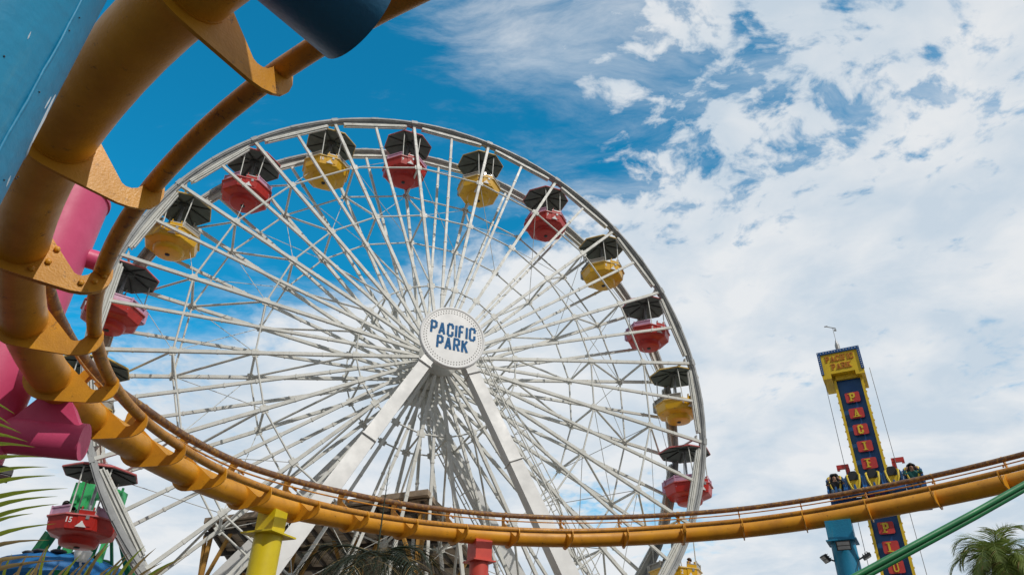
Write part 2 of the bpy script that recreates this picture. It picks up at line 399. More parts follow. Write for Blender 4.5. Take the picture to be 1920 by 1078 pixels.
# ------------------------------------------------------------------ track support columns
def column(x, y, ztop, r, mt, label, sadX=None, idx=None, seam=0.4, facet=32, saddle=True, capw=None):
    o = empty('track_support_column', (x, y, GZ)); tag(o, label, 'support column', 'painted columns holding up the coaster track')
    h = ztop - GZ
    b = MB(); b.tube([(0, 0, 0), (0, 0, h)], r, facet)
    for zz in (h * .35, h * .72): b.tube([(0, 0, zz - .006), (0, 0, zz + .006)], r + .004, facet, caps=False)
    b.build('post', M[mt], o)
    b = MB(); b.tube([(0, 0, 0), (0, 0, .04)], r + .18, 24)
    for k in range(8):
        a = k * math.pi / 4; b.lathe((math.cos(a) * (r + .1), math.sin(a) * (r + .1), .04), [(.03, 0), (.03, .04), (0, .04)], 6, smooth=False)
    b.build('base_flange', M[mt], o)
    return o
def saddle_on(o, idx, sub, mt, w, d, capw, zcap, lift=.0):
    """box between the top plate and the spine at track sample idx*6+sub, square to the track"""
    c, t, s, u = TF[idx * SUBN + sub]
    th = V((t.x, t.y, 0)).normalized(); sh = th.cross(V((0, 0, 1)))
    base = V(o.location)
    P = V((c.x, c.y, 0)) - V((base.x, base.y, 0))
    b = MB()
    z0 = zcap - GZ; z1 = c.z - .17 - GZ
    b.box((P.x, P.y, (z0 + z1) / 2 + .02), w, d, z1 - z0 + .04, th, sh)
    b.build('saddle', M[mt], o)
    b = MB(); b.box((P.x, P.y, z0 - .016), capw, capw, .032, th, sh)
    b.build('cap_plate', M[mt], o)
def samp(idx, sub): return TF[idx * SUBN + sub][0]
c = samp(10, 4)
o = column(c.x, c.y, c.z - .57, .27, 'col_yel', 'yellow round column with square top plate under the coaster track'); 
saddle_on(o, 10, 4, 'col_yel', .36, .42, .74, c.z - .57)
c = samp(14, 3)
o = column(c.x, c.y, c.z - .62, .24, 'col_red', 'red round column under the middle of the coaster track')
saddle_on(o, 14, 3, 'col_red', .46, .46, .62, c.z - .62)
c = samp(20, 3)
o = column(c.x, c.y, c.z - .62, .295, 'col_blue', 'blue round column with three floodlights in front of the drop tower')
saddle_on(o, 20, 3, 'col_blue', .62, .50, .72, c.z - .62)
ob = o; cbz = c.z - .62 - GZ
fc = V((-c.x, -c.y, 0)).normalized(); fs = V((-fc.y, fc.x, 0))
def flood(o, base, out, aim, w=.26, h=.22, mt='dark'):
    b = MB(); base = V(base); out = V(out).normalized()
    p = base + out * .20
    b.beam(base, p, .035, .035)
    aim = V(aim).normalized(); X = aim.cross(V((0, 0, 1))).normalized(); Y = X.cross(aim)
    b.box(p + aim * .03, w, h, .07, X, Y, aim)
    for k in (-1, 0, 1): b.box(p + aim * -.02 + Y * (k * h * .3), w * .9, .012, .06, X, Y, aim)
    q = b.build('floodlight', M[mt], o)
    g = MB(); g.box(p + aim * .068 + Y * h * .22, w * .84, h * .36, .008, X, Y, aim); g.box(p + aim * .068 - Y * h * .22, w * .84, h * .36, .008, X, Y, aim)
    gl = g.build('lens', M['steel'], q)
    return q
flood(ob, fc * .295 + V((0, 0, cbz - .22)), fc + V((0, 0, .1)), fc + V((0, 0, -.25)), .34, .22)
flood(ob, -fs * .285 + V((0, 0, cbz - .45)), -fs + V((0, 0, .5)), -fs * .9 + V((0, 0, -.9)) + fc * .5, .26, .2)
flood(ob, fs * .285 + V((0, 0, cbz - .45)), fs + V((0, 0, .5)), fs * .5 + V((0, 0, -1)), .26, .2)
b = MB(); b.tube([fs * .30 + fc * .16 + V((0, 0, cbz - .42)), fs * .20 + fc * .28 + V((0, 0, cbz - .7)), fs * .05 + fc * .305 + V((0, 0, cbz - 1.3)), fs * .05 + fc * .305 + V((0, 0, .1))], .009, 5)
b.build('cable', M['dark'], ob)

# pink column with horizontal arm holding the track
def arm_column(x, y, ztop, r, mt, amt, label, arm_a, arm_b, ar, idx=None, sub=0, seam=None, extra=None):
    o = empty('track_support_column', (x, y, GZ)); tag(o, label, 'support column', 'painted columns holding up the coaster track')
    B = V((x, y, GZ))
    b = MB(); b.tube([(0, 0, 0), (0, 0, ztop - GZ)], r, 40)
    b.tube([(0, 0, ztop - GZ - .01), (0, 0, ztop - GZ + .03)], r + .02, 40)
    if seam is not None:
        p = V((math.cos(seam) * (r + .001), math.sin(seam) * (r + .001), 0))
        q = [p + V((0, 0, z)) for z in [k * .05 for k in range(int((ztop - GZ) / .05))]]
        b.tube([v + V((random.uniform(-.0012, .0012), random.uniform(-.0012, .0012), 0)) for v in q], .0035, 6)
    b.build('post', M[mt], o)
    b = MB(); b.tube([(0, 0, 0), (0, 0, .04)], r + .18, 24); b.build('base_flange', M[mt], o)
    b = MB(); b.tube([V(arm_a) - B, V(arm_b) - B], ar, 48); b.build('arm', M[amt], o)
    return o, B
c6 = TF[38][0]
ax = V((.97, .24, 0)).normalized()
A2 = c6 + V((0, 0, -.56)) + ax * .40
pinkc = A2 - ax * 1.20
pz = 4.0
while True:
    q = V((pinkc.x, pinkc.y, pz)) + V((.0, 0, 0))
    if H / 2 - F * q.dot(_u) / q.dot(_fw) < 372 or pz > 9: break
    pz += .05
o, B = arm_column(pinkc.x, pinkc.y, pz, .46, 'col_pink', 'col_pink', 'thick pink column with a short round arm carrying the track at left', V((pinkc.x, pinkc.y, A2.z)), A2, .205)
b = MB()
w1, w2 = .26, .17
zb, zt = A2.z + .14, c6.z - .14
q = c6
n = ax.cross(V((0, 0, 1)))
vs = []
for z, a in ((zb, .34), (zt, .16)):
    for i, j in ((-1, -1), (1, -1), (1, 1), (-1, 1)):
        vs.append(V((q.x, q.y, z)) + ax * (i * a) + n * (j * .15) - B)
b.add(vs, [(3, 2, 1, 0), (4, 5, 6, 7), (0, 1, 5, 4), (1, 2, 6, 5), (2, 3, 7, 6), (3, 0, 4, 7)])
b.build('saddle', M['col_pink'], o)
lug = at(196, 440, 9.0)
b = MB(); b.tube([V((pinkc.x, pinkc.y, lug.z)) - B, V((pinkc.x, pinkc.y, lug.z)) - B + V((.83, .55, 0)) * .60], .13, 24); b.build('pipe_stub', M['col_pink'], o)
flp = at(2, 945, 8.6)
flood(o, V((pinkc.x, pinkc.y, flp.z)) - B + _r * .40, _r * 1.0, V((.3, -.3, -.9)), .16, .14)

# big sky-blue column beside the camera and its overhead arm, shade painted into the arm's blue
bc = V((-1.290, 1.060, 0))
armdir = V((.57, .82, 0)).normalized()
armend = at(672, 30, 2.92)
arma = armend - armdir * 1.75
o, B = arm_column(bc.x, bc.y, armend.z + 2.6, .245, 'col_blue', 'col_blue_shaded', 'large sky-blue column close at the left edge with shade-darkened blue arm overhead', V((bc.x, bc.y, armend.z)), armend, .212, seam=R_(7))
def on_cyl(px, py, rr):
    d = ray(px, py); a = d.x ** 2 + d.y ** 2; bq = -2 * (d.x * bc.x + d.y * bc.y); cq = bc.x ** 2 + bc.y ** 2 - rr * rr
    k = (-bq - math.sqrt(max(0, bq * bq - 4 * a * cq))) / (2 * a); return d * k
b = MB()
for (xa, ya, xb, yb, w0) in ((104, 178, 60, 268, .0035), (96, 182, 84, 204, .0018), (62, 262, 46, 300, .002), (58, 60, 52, 74, .0015), (20, 330, 12, 350, .0015)):
    P0 = on_cyl(xa, ya, .2465) - B; P1 = on_cyl(xb, yb, .2465) - B; n_ = 8; vs = []
    for q in range(n_ + 1):
        f = q / n_; p = on_cyl(xa + (xb - xa) * f, ya + (yb - ya) * f, .2465) - B
        sd = (P1 - P0).cross(_fw).normalized() * (w0 * (.4 + .6 * math.sin(math.pi * f)) * random.uniform(.7, 1.2)); vs += [p - sd, p + sd]
    b.add(vs, [(q * 2, q * 2 + 1, q * 2 + 3, q * 2 + 2) for q in range(n_)])
b.build('paint_scratch', M['sign_white'], o)
b = MB()
for (xa, ya) in ((149, 34), (130, 58), (74, 173), (30, 335), (8, 106), (8, 338), (34, 332)):
    b.sphere(on_cyl(xa, ya, .2455) - B, .0022, 6)
b.build('paint_chips', M['dark'], o)

# ------------------------------------------------------------------ ferris wheel
YAW = 0.364966; WC = V((-3.015289, 27.239849, 14.032331)); WR = 13.0; PH = 0.181229; WD = 2.331; RIN = .9709; RRG = .7855
EX = V((math.cos(YAW), math.sin(YAW), 0)); EN = V((-math.sin(YAW), math.cos(YAW), 0)); EZ = V((0, 0, 1))
wheel = empty('ferris_wheel', (WC.x, WC.y, GZ), frame3(EX, EN, EZ))
tag(wheel, 'tall white ferris wheel with round lettered hub sign on leaning legs', 'ferris wheel')
HZ = WC.z - GZ
def wa(i): return math.pi / 2 + PH + (i - 9.0) * R_(18)
def wp_(i, rad, off):      # wheel-local point
    a = wa(i); return V((rad * math.cos(a), off, HZ + rad * math.sin(a)))
def wl2w(p): return V((WC.x, WC.y, GZ)) + EX * p.x + EN * p.y + EZ * p.z
def ringband(b, r0, r1, y0, y1, n=160, mi=0):
    vs = []
    for j in range(n):
        a = 2 * math.pi * j / n
        for r, y in ((r0, y0), (r1, y0), (r1, y1), (r0, y1)): vs.append(V((r * math.cos(a), y, HZ + r * math.sin(a))))
    fs = []
    for j in range(n):
        k = (j + 1) % n
        for q in range(4):
            fs.append((j * 4 + q, j * 4 + (q + 1) % 4, k * 4 + (q + 1) % 4, k * 4 + q))
    b.add(vs, fs, False, mi)
for side, y in ((0, 0.0), (1, WD)):
    sg = -1 if side == 0 else 1
    b = MB()
    ringband(b, WR - .09, WR + .07, y - .16, y + .16)       # flange
    ringband(b, WR - .16, WR - .092, y - .05, y + .05)
    ringband(b, WR - .05, WR + .02, y - .205, y - .163); ringband(b, WR - .05, WR + .02, y + .163, y + .205)
    for i in range(40):
        a = wa(i / 2); X = V((-math.sin(a), 0, math.cos(a))); Rr = V((math.cos(a), 0, math.sin(a)))
        b.box(V((0, y + sg * .0, HZ)) + Rr * (WR - .01), .36 if i % 2 else .30, .43, .10 if i % 2 else .16, X, V((0, 1, 0)), Rr)
    b.build('rim', M['rim_grey'], wheel)
    for i in range(20):
        a0, a1 = wa(i), wa(i + 1); b = MB()
        # web plate between rim and straight inner chord
        rc = WR * RIN / math.cos(R_(9))
        g = R_(1.6)
        P0 = V((rc * math.cos(a0), y, HZ + rc * math.sin(a0))); P1 = V((rc * math.cos(a1), y, HZ + rc * math.sin(a1)))
        Q0 = P0.lerp(P1, .10); Q1 = P0.lerp(P1, .90)
        mid = (Q0 + Q1) / 2; d = (Q1 - Q0).normalized(); rad = V((-d.z, 0, d.x)); 
        if rad.dot(mid - V((0, y, HZ))) < 0: rad = -rad
        Nn = 10; vs = []
        for k in range(Nn + 1):
            q = Q0.lerp(Q1, k / Nn); rr = (q - V((0, y, HZ))).normalized()
            top = V((0, y, HZ)) + rr * (WR - .13)
            for yy in (-.012, .012):
                vs.append(V((q.x, y + yy, q.z))); vs.append(V((top.x, y + yy, top.z)))
        fs = []
        for k in range(Nn):
            o4 = k * 4; fs += [(o4, o4 + 4, o4 + 5, o4 + 1), (o4 + 2, o4 + 3, o4 + 7, o4 + 6)]
        b.add(vs, fs)
        b.beam(Q0, Q1, .22, .045, rad)
        b.beam(Q0 + rad * .10 + V((0, sg * .05, 0)), Q1 + rad * .10 + V((0, sg * .05, 0)), .05, .06, rad)
        b.beam(Q0 + d * .1 - rad * .06, Q1 - d * .1 - rad * .06, .09, .05, rad)
        b.build('rim_panel', M['white'], wheel)
    # spokes
    for i in range(40):
        main = (i % 2 == 0)
        k = i / 2
        r_out = WR - .1 if main else WR * RIN
        b = MB()
        a = wa(k); Rr = V((math.cos(a), 0, math.sin(a)))
        p0 = wp_(k, .62, y + sg * (0.0 if main else -.10)); p1 = wp_(k, r_out, y)
        b.beam(p0, p1, .128 if main else .112, .128 if main else .112, V((0, 1, 0)))
        # splice sleeves and lamp clips along the spoke
        for f in [j / 9 for j in range(1, 9)]:
            q = p0.lerp(p1, f + random.uniform(-.01, .01)); 
            b.beam(q - Rr * .035, q + Rr * .03, .146, .146, V((0, 1, 0)))
        if main:
            for rr in (RRG, .565, .27):
                q = wp_(k, WR * rr, y); b.beam(q - Rr * .16, q + Rr * .14, .155, .155, V((0, 1, 0)))
                b.box(q, .34, .05, .22, V((-math.sin(a), 0, math.cos(a))), V((0, 1, 0)), Rr)
        b.build('spoke', M['white'], wheel)
    for rr, th in ((RRG, .075), (.565, .07), (.27, .06)):
        b = MB()
        for i in range(20):
            b.tube([wp_(i, WR * rr, y), wp_(i + 1, WR * rr, y)], th * .55, 6)
        b.build('ring_girder', M['white'], wheel)
for i in range(20):
    b = MB(); R0, R1_, R2 = WR * RRG, WR * .565, WR * .27
    for p, q, t in ((wp_(i, R0, 0), wp_(i, R0, WD), .055), (wp_(i, R0, WD), wp_(i, R1_, 0), .05), (wp_(i, R1_, 0), wp_(i, R1_, WD), .05),
                    (wp_(i, R1_, WD), wp_(i, R2, 0), .045), (wp_(i, R2, 0), wp_(i, R2, WD), .045), (wp_(i, R0, 0), wp_(i, WR * .93, WD), .045)):
        b.tube([p, q], t, 8)
    b.build('cross_brace', M['white'], wheel)
b = MB()
for i in range(20):
    b.tube([wp_(i, WR * RRG, WD), wp_(i + 1, WR * .565, 0)], .016, 5)
    b.tube([wp_(i + 1, WR * RRG, 0), wp_(i, WR * .565, WD)], .016, 5)
    b.tube([wp_(i, WR * RIN, WD), wp_(i + 1, WR * RRG, 0)], .014, 5)
b.build('tension_rods', M['white'], wheel)['label'] = 'thin diagonal tension rods'
# hub
b = MB(); HC = V((0, 0, HZ)); Yv = V((0, 1, 0))
b.lathe(HC, [(.01, -1.72), (.34, -1.72), (.34, WD + 1.9), (.01, WD + 1.9)], 32, Yv)
for y in (0, WD): b.lathe(HC, [(.3, y - .14), (.86, y - .10), (.90, y - .05), (.90, y + .05), (.86, y + .10), (.3, y + .14)], 40, Yv)
for y in (.35, WD - .35): b.lathe(HC, [(.3, y - .04), (.62, y - .04), (.62, y + .04), (.3, y + .04)], 32, Yv)
for k in range(12):
    a = k * math.pi / 6; b.beam(HC + V((math.cos(a) * .6, .1, math.sin(a) * .6)), HC + V((math.cos(a) * .6, WD - .1, math.sin(a) * .6)), .1, .1)
b.build('hub', M['white'], wheel)
# bearing housings
b = MB()
for y in (-1.42, WD + 1.42):
    b.box(HC + V((0, y, -.12)), 1.35, .62, .95)
    b.lathe(HC + V((0, y, 0)), [(.01, -.36), (.58, -.36), (.58, .36), (.01, .36)], 32, Yv)
b.build('bearing_housing', M['white_clean'], wheel)
# sign disc
DR = 1.34; DY = -1.86
sign = MB(); sign.lathe(HC + V((0, DY, 0)), [(.01, -.06), (DR - .04, -.06), (DR, -.03), (DR + .015, .02), (DR, .16), (.01, .16)], 96, Yv, smooth=False)
sdisc = sign.build('hub_sign', M['sign_white'], wheel)
b = MB(); b.lathe(HC + V((0, DY, 0)), [(DR - .075, -.062), (DR - .03, -.10), (DR + .02, -.085), (DR + .04, -.02), (DR + .03, .02)], 96, Yv)
b.build('sign_rim', M['sign_white'], sdisc)
b = MB()
for row, rr in enumerate((DR - .14, DR - .24)):
    nb = 64 if row == 0 else 58
    for k in range(nb):
        a = 2 * math.pi * (k + .5 * row) / nb
        b.sphere(HC + V((math.cos(a) * rr, DY - .066, math.sin(a) * rr)), .024, 6)
b.build('bulbs', M['bulb'], sdisc)
# stroke lettering
GL = {
 'P': (.62, [[(0, 0), (0, 1)], [(0, 1), (.34, 1), (.50, .90), (.50, .58), (.34, .46), (0, .46)]]),
 'A': (.68, [[(0, 0), (.27, 1)], [(.27, 1), (.54, 0)], [(.09, .28), (.45, .28)]]),
 'C': (.64, [[(.50, .70), (.50, .88), (.38, 1), (.12, 1), (0, .88), (0, .12), (.12, 0), (.38, 0), (.50, .12), (.50, .30)]]),
 'I': (.16, [[(0, 0), (0, 1)]]),
 'F': (.54, [[(0, 0), (0, 1)], [(0, 1), (.42, 1)], [(0, .52), (.36, .52)]]),
 'R': (.64, [[(0, 0), (0, 1)], [(0, 1), (.34, 1), (.50, .90), (.50, .60), (.34, .49), (0, .49)], [(.28, .49), (.52, 0)]]),
 'K': (.62, [[(0, 0), (0, 1)], [(.48, 1), (.02, .42)], [(.18, .62), (.52, 0)]]),
 'L': (.54, [[(0, 0), (0, 1)], [(0, 0), (.42, 0)]]),
 'U': (.64, [[(0, 1), (0, .14), (.12, 0), (.38, 0), (.50, .14), (.50, 1)]]),
 'N': (.66, [[(0, 0), (0, 1)], [(0, 1), (.5, 0)], [(.5, 0), (.5, 1)]]),
 'G': (.64, [[(.50, .72), (.50, .88), (.38, 1), (.12, 1), (0, .88), (0, .12), (.12, 0), (.38, 0), (.50, .12), (.50, .45), (.28, .45)]]),
 'E': (.54, [[(0, 0), (0, 1)], [(0, 1), (.42, 1)], [(0, .52), (.36, .52)], [(0, 0), (.42, 0)]]),
}
SERIF = {'P': [(0, 0), (-.02, 1)], 'A': [(0, 0), (.54, 0)], 'I': [(0, 0), (0, 1)], 'F': [(0, 0), (-.02, 1)], 'R': [(0, 0), (-.02, 1), (.54, 0)], 'K': [(0, 0), (0, 1), (.5, 1), (.54, 0)], 'L': [(0, 0), (0, 1)], 'U': [(0, 1), (.5, 1)], 'N': [(0, 0), (0, 1)], 'E': [(0, 1), (0, 0)]}
def write(b, text, o, X, Y, Z, h, th, t, gap=.24, xs=1.0, serif=False):
    """strokes of a text centred on o; Z points out of the face"""
    ws = [GL[c][0] for c in text]
    tot = sum((.0 if c == 'I' else w - .12) for c, w in zip(text, ws)) * xs + gap * (len(text) - 1)
    x = -tot / 2; cnt = 0
    for c in text:
        w, st = GL[c]
        for pl in st:
            thick = th * (.62 if serif and ((pl[0][1] == pl[-1][1]) or (c == 'A' and pl[0] == (0, 0))) else 1)
            for (x0, y0), (x1, y1) in zip(pl[:-1], pl[1:]):
                cnt += 1
                tt = t + .0016 * (cnt % 7)
                a = V(o) + X * ((x + x0 * xs) * h) + Y * ((y0 - .5) * h); e = V(o) + X * ((x + x1 * xs) * h) + Y * ((y1 - .5) * h)
                d = (e - a).normalized()
                b.beam(a - d * (thick * .42 if len(pl) > 2 else thick * .0) + Z * (tt / 2), e + d * (thick * .42 if len(pl) > 2 else 0) + Z * (tt / 2), thick, tt, Z)
        if serif:
            for (x0, y0) in SERIF.get(c, []):
                cnt += 1; tt = t + .0016 * (cnt % 7)
                cc = V(o) + X * ((x + x0 * xs) * h) + Y * ((y0 - .5) * h) 
                b.beam(cc - X * th * 1.25 + Z * (tt / 2), cc + X * th * 1.25 + Z * (tt / 2), th * .42, tt, Z)
        x += (0 if c == 'I' else (w - .12) * xs) + gap
b = MB()
o1 = HC + V((0, DY - .062, 0))
write(b, 'PACIFIC', o1 + V((0, 0, .30)), V((1, 0, 0)), V((0, 0, 1)), V((0, -1, 0)), .52, .098, .006, gap=.275, xs=.74)
write(b, 'PARK', o1 + V((0, 0, -.32)), V((1, 0, 0)), V((0, 0, 1)), V((0, -1, 0)), .52, .098, .006, gap=.275, xs=.74)
b.build('lettering', M['sign_blue'], sdisc)
# legs
def leg_foot(top_l, px, py, off):
    """the ground point on the line (wheel-plane offset off) whose leg passes photo position px, py"""
    T = wl2w(top_l); n = T.cross(ray(px, py)); 
    # point p = base + EX*e ; n.p = 0
    base = V((WC.x, WC.y, GZ)) + EN * off
    e = -n.dot(base) / n.dot(EX)
    return V((e, off, 0))
LEGS = [(V((-.50, -1.5, HZ - .35)), 556, 1000, -4.2, 'near'), (V((.50, -1.5, HZ - .35)), 1009, 963, -4.2, 'near'),
        (V((.50, WD + 1.5, HZ - .35)), 922, 990, WD + 4.2, 'far')]
feet = []
for tp, px, py, off, nm in LEGS:
    ft = leg_foot(tp, px, py, off); feet.append(ft)
ftm = V((-feet[2].x, feet[2].y, 0))
LG = [(LEGS[0][0], feet[0]), (LEGS[1][0], feet[1]), (LEGS[2][0], feet[2]), (V((-.50, WD + 1.5, HZ - .35)), ftm)]
print('FEET', feet)
for k, (tp, ft) in enumerate(LG):
    b = MB()
    knee = tp.lerp(ft, .30)
    b.beam(tp, knee, .47, .46, V((0, -1, 0)), .53, .48)
    b.beam(knee, ft, .53, .48, V((0, -1, 0)), .80, .56)
    for f in (.008, .07, .3, .62):
        q = tp.lerp(ft, f); d = (ft - tp).normalized(); ww = .53 if f < .35 else .66
        b.beam(q - d * .02, q + d * .02, ww + .06, .62, V((0, -1, 0)))
    b.box(ft + V((0, 0, .05)), 1.9, 1.5, .1)
    b.build('leg', M['white_clean'], wheel)
for k in (1, 2):
    tp, ft = LG[k]; d = (ft - tp).normalized(); sx = d.cross(V((0, 1, 0))).normalized()
    if sx.x < 0: sx = -sx
    b = MB()
    off = sx * (.62 if k == 1 else -.55)
    L0, L1 = tp + off + d * .4, ft + off * 1.25
    nrm_ = V((0, -1, 0)); 
    for q in (-.2, .2):
        b.tube([L0 + nrm_ * q, L1 + nrm_ * q], .03, 6)
        b.tube([L0 + nrm_ * q + sx * .32, L1 + nrm_ * q + sx * .32], .022, 6)
    nr = 46
    for j in range(nr):
        p = L0.lerp(L1, j / nr)
        b.tube([p - nrm_ * .2, p + nrm_ * .2], .016, 5)
        if j % 2 == 0: b.tube([p - nrm_ * .2, p - nrm_ * .2 + sx * .32, p + nrm_ * .2 + sx * .32, p + nrm_ * .2], .016, 5)
    b.build('ladder', M['white'], wheel)

# ------------------------------------------------------------------ people
def person_mesh(joints, bones, radii, zones, mats):
    """one continuous skinned body; zones: function(point) -> material index"""
    me = bpy.data.meshes.new('person'); names = list(joints)
    me.from_pydata([joints[n] for n in names], [(names.index(a), names.index(c)) for a, c in bones], [])
    o = bpy.data.objects.new('tmp', me); sc.collection.objects.link(o)
    sk = o.modifiers.new('s', 'SKIN'); sk.use_smooth_shade = True
    lay = me.skin_vertices[0].data
    for i, n in enumerate(names):
        r = radii[n]; lay[i].radius = r if isinstance(r, tuple) else (r, r); lay[i].use_root = (n == 'pelvis')
    ss = o.modifiers.new('d', 'SUBSURF'); ss.levels = 1; ss.render_levels = 1
    dg = bpy.context.evaluated_depsgraph_get(); dg.update()
    nm = bpy.data.meshes.new_from_object(o.evaluated_get(dg))
    bpy.data.objects.remove(o); bpy.data.meshes.remove(me)
    nm.materials.clear()
    for m in mats: nm.materials.append(m)
    for p in nm.polygons: p.material_index = zones(p.center); p.use_smooth = True
    nm.name = 'person'
    return nm
def seated(arms='lap', lean=0.0):
    J = {'pelvis': (0, 0, .10), 'belly': (0, .01, .27), 'chest': (0, .02 - lean, .44), 'neck': (0, .0 - lean, .585), 'jaw': (0, -.03 - lean, .66), 'head': (0, -.015 - lean, .765)}
    for s, sg in (('l', -1), ('r', 1)):
        J['hip' + s] = (sg * .10, 0, .08); J['knee' + s] = (sg * .14, -.43, .12); J['ankle' + s] = (sg * .13, -.47, -.30); J['toe' + s] = (sg * .14, -.60, -.36)
        J['sho' + s] = (sg * .185, .02 - lean, .50)
        if arms == 'lap': J['elb' + s] = (sg * .24, -.04, .26); J['han' + s] = (sg * .12, -.26, .21); J['fin' + s] = (sg * .08, -.33, .20)
        elif arms == 'ears': J['elb' + s] = (sg * .33, -.14, .40); J['han' + s] = (sg * .17, -.13, .64); J['fin' + s] = (sg * .13, -.10, .72)
        elif arms == 'grip': J['elb' + s] = (sg * .26, -.10, .28); J['han' + s] = (sg * .14, -.22, .38); J['fin' + s] = (sg * .11, -.24, .44)
    bones = [('pelvis', 'belly'), ('belly', 'chest'), ('chest', 'neck'), ('neck', 'jaw'), ('jaw', 'head')]
    for s in 'lr': bones += [('pelvis', 'hip' + s), ('hip' + s, 'knee' + s), ('knee' + s, 'ankle' + s), ('ankle' + s, 'toe' + s), ('chest', 'sho' + s), ('sho' + s, 'elb' + s), ('elb' + s, 'han' + s), ('han' + s, 'fin' + s)]
    rad = {'pelvis': (.15, .12), 'belly': (.14, .11), 'chest': (.16, .12), 'neck': .058, 'jaw': (.07, .085), 'head': (.085, .10)}
    for s in 'lr': rad.update({'hip' + s: .09, 'knee' + s: .065, 'ankle' + s: .042, 'toe' + s: .04, 'sho' + s: .065, 'elb' + s: .045, 'han' + s: .035, 'fin' + s: .022})
    return J, bones, rad
def make_person(loc, rz, label, arms='lap', shirt='shirt_black', legs='jeans', skin='skin', hair='hair', scale=1.0, group=None, long_hair=False):
    J, bones, rad = seated(arms)
    def zone(p):
        if p.z > .575: return 0
        if p.z < .19 and abs(p.x) < .3: return 2 if (p.z > -.22) else 3
        if abs(p.x) > .215 and p.z < .42: return 0
        if p.y < -.17 and p.z > .17: return 0
        return 1
    me = person_mesh(J, bones, rad, zone, [M[skin], M[shirt], M[legs], M['dark']])
    o = bpy.data.objects.new('person', me); sc.collection.objects.link(o)
    o.location = loc; o.rotation_euler = (0, 0, rz); o.scale = (scale,) * 3
    tag(o, label, 'person', group)
    h = MB(); hc = V((0, .008, .785))
    vs = []; fs = []; nn = 14
    for i in range(7):
        t = math.pi * .5 * i / 6
        for j in range(nn):
            a = 2 * math.pi * j / nn
            rr = .104; dz = rr * math.cos(t) * 1.0
            low = 0
            if i == 6: low = (-.10 if long_hair else -.05) * max(0, math.sin(a)) - (.0 if math.sin(a) > -.3 else -.02)
            vs.append(hc + V((rr * math.sin(t) * math.cos(a) * .95, rr * math.sin(t) * math.sin(a) * 1.1, dz + low)))
    for i in range(6):
        for j in range(nn): fs.append((i * nn + j, (i + 1) * nn + j, (i + 1) * nn + (j + 1) % nn, i * nn + (j + 1) % nn))
    h.add(vs, fs, True); h.build('hair', M[hair], o)
    f = MB(); f.sphere((0, -.118, .70), .017, 6, sc=(.8, 1, 1.3)); f.build('nose', M[skin], o)
    return o

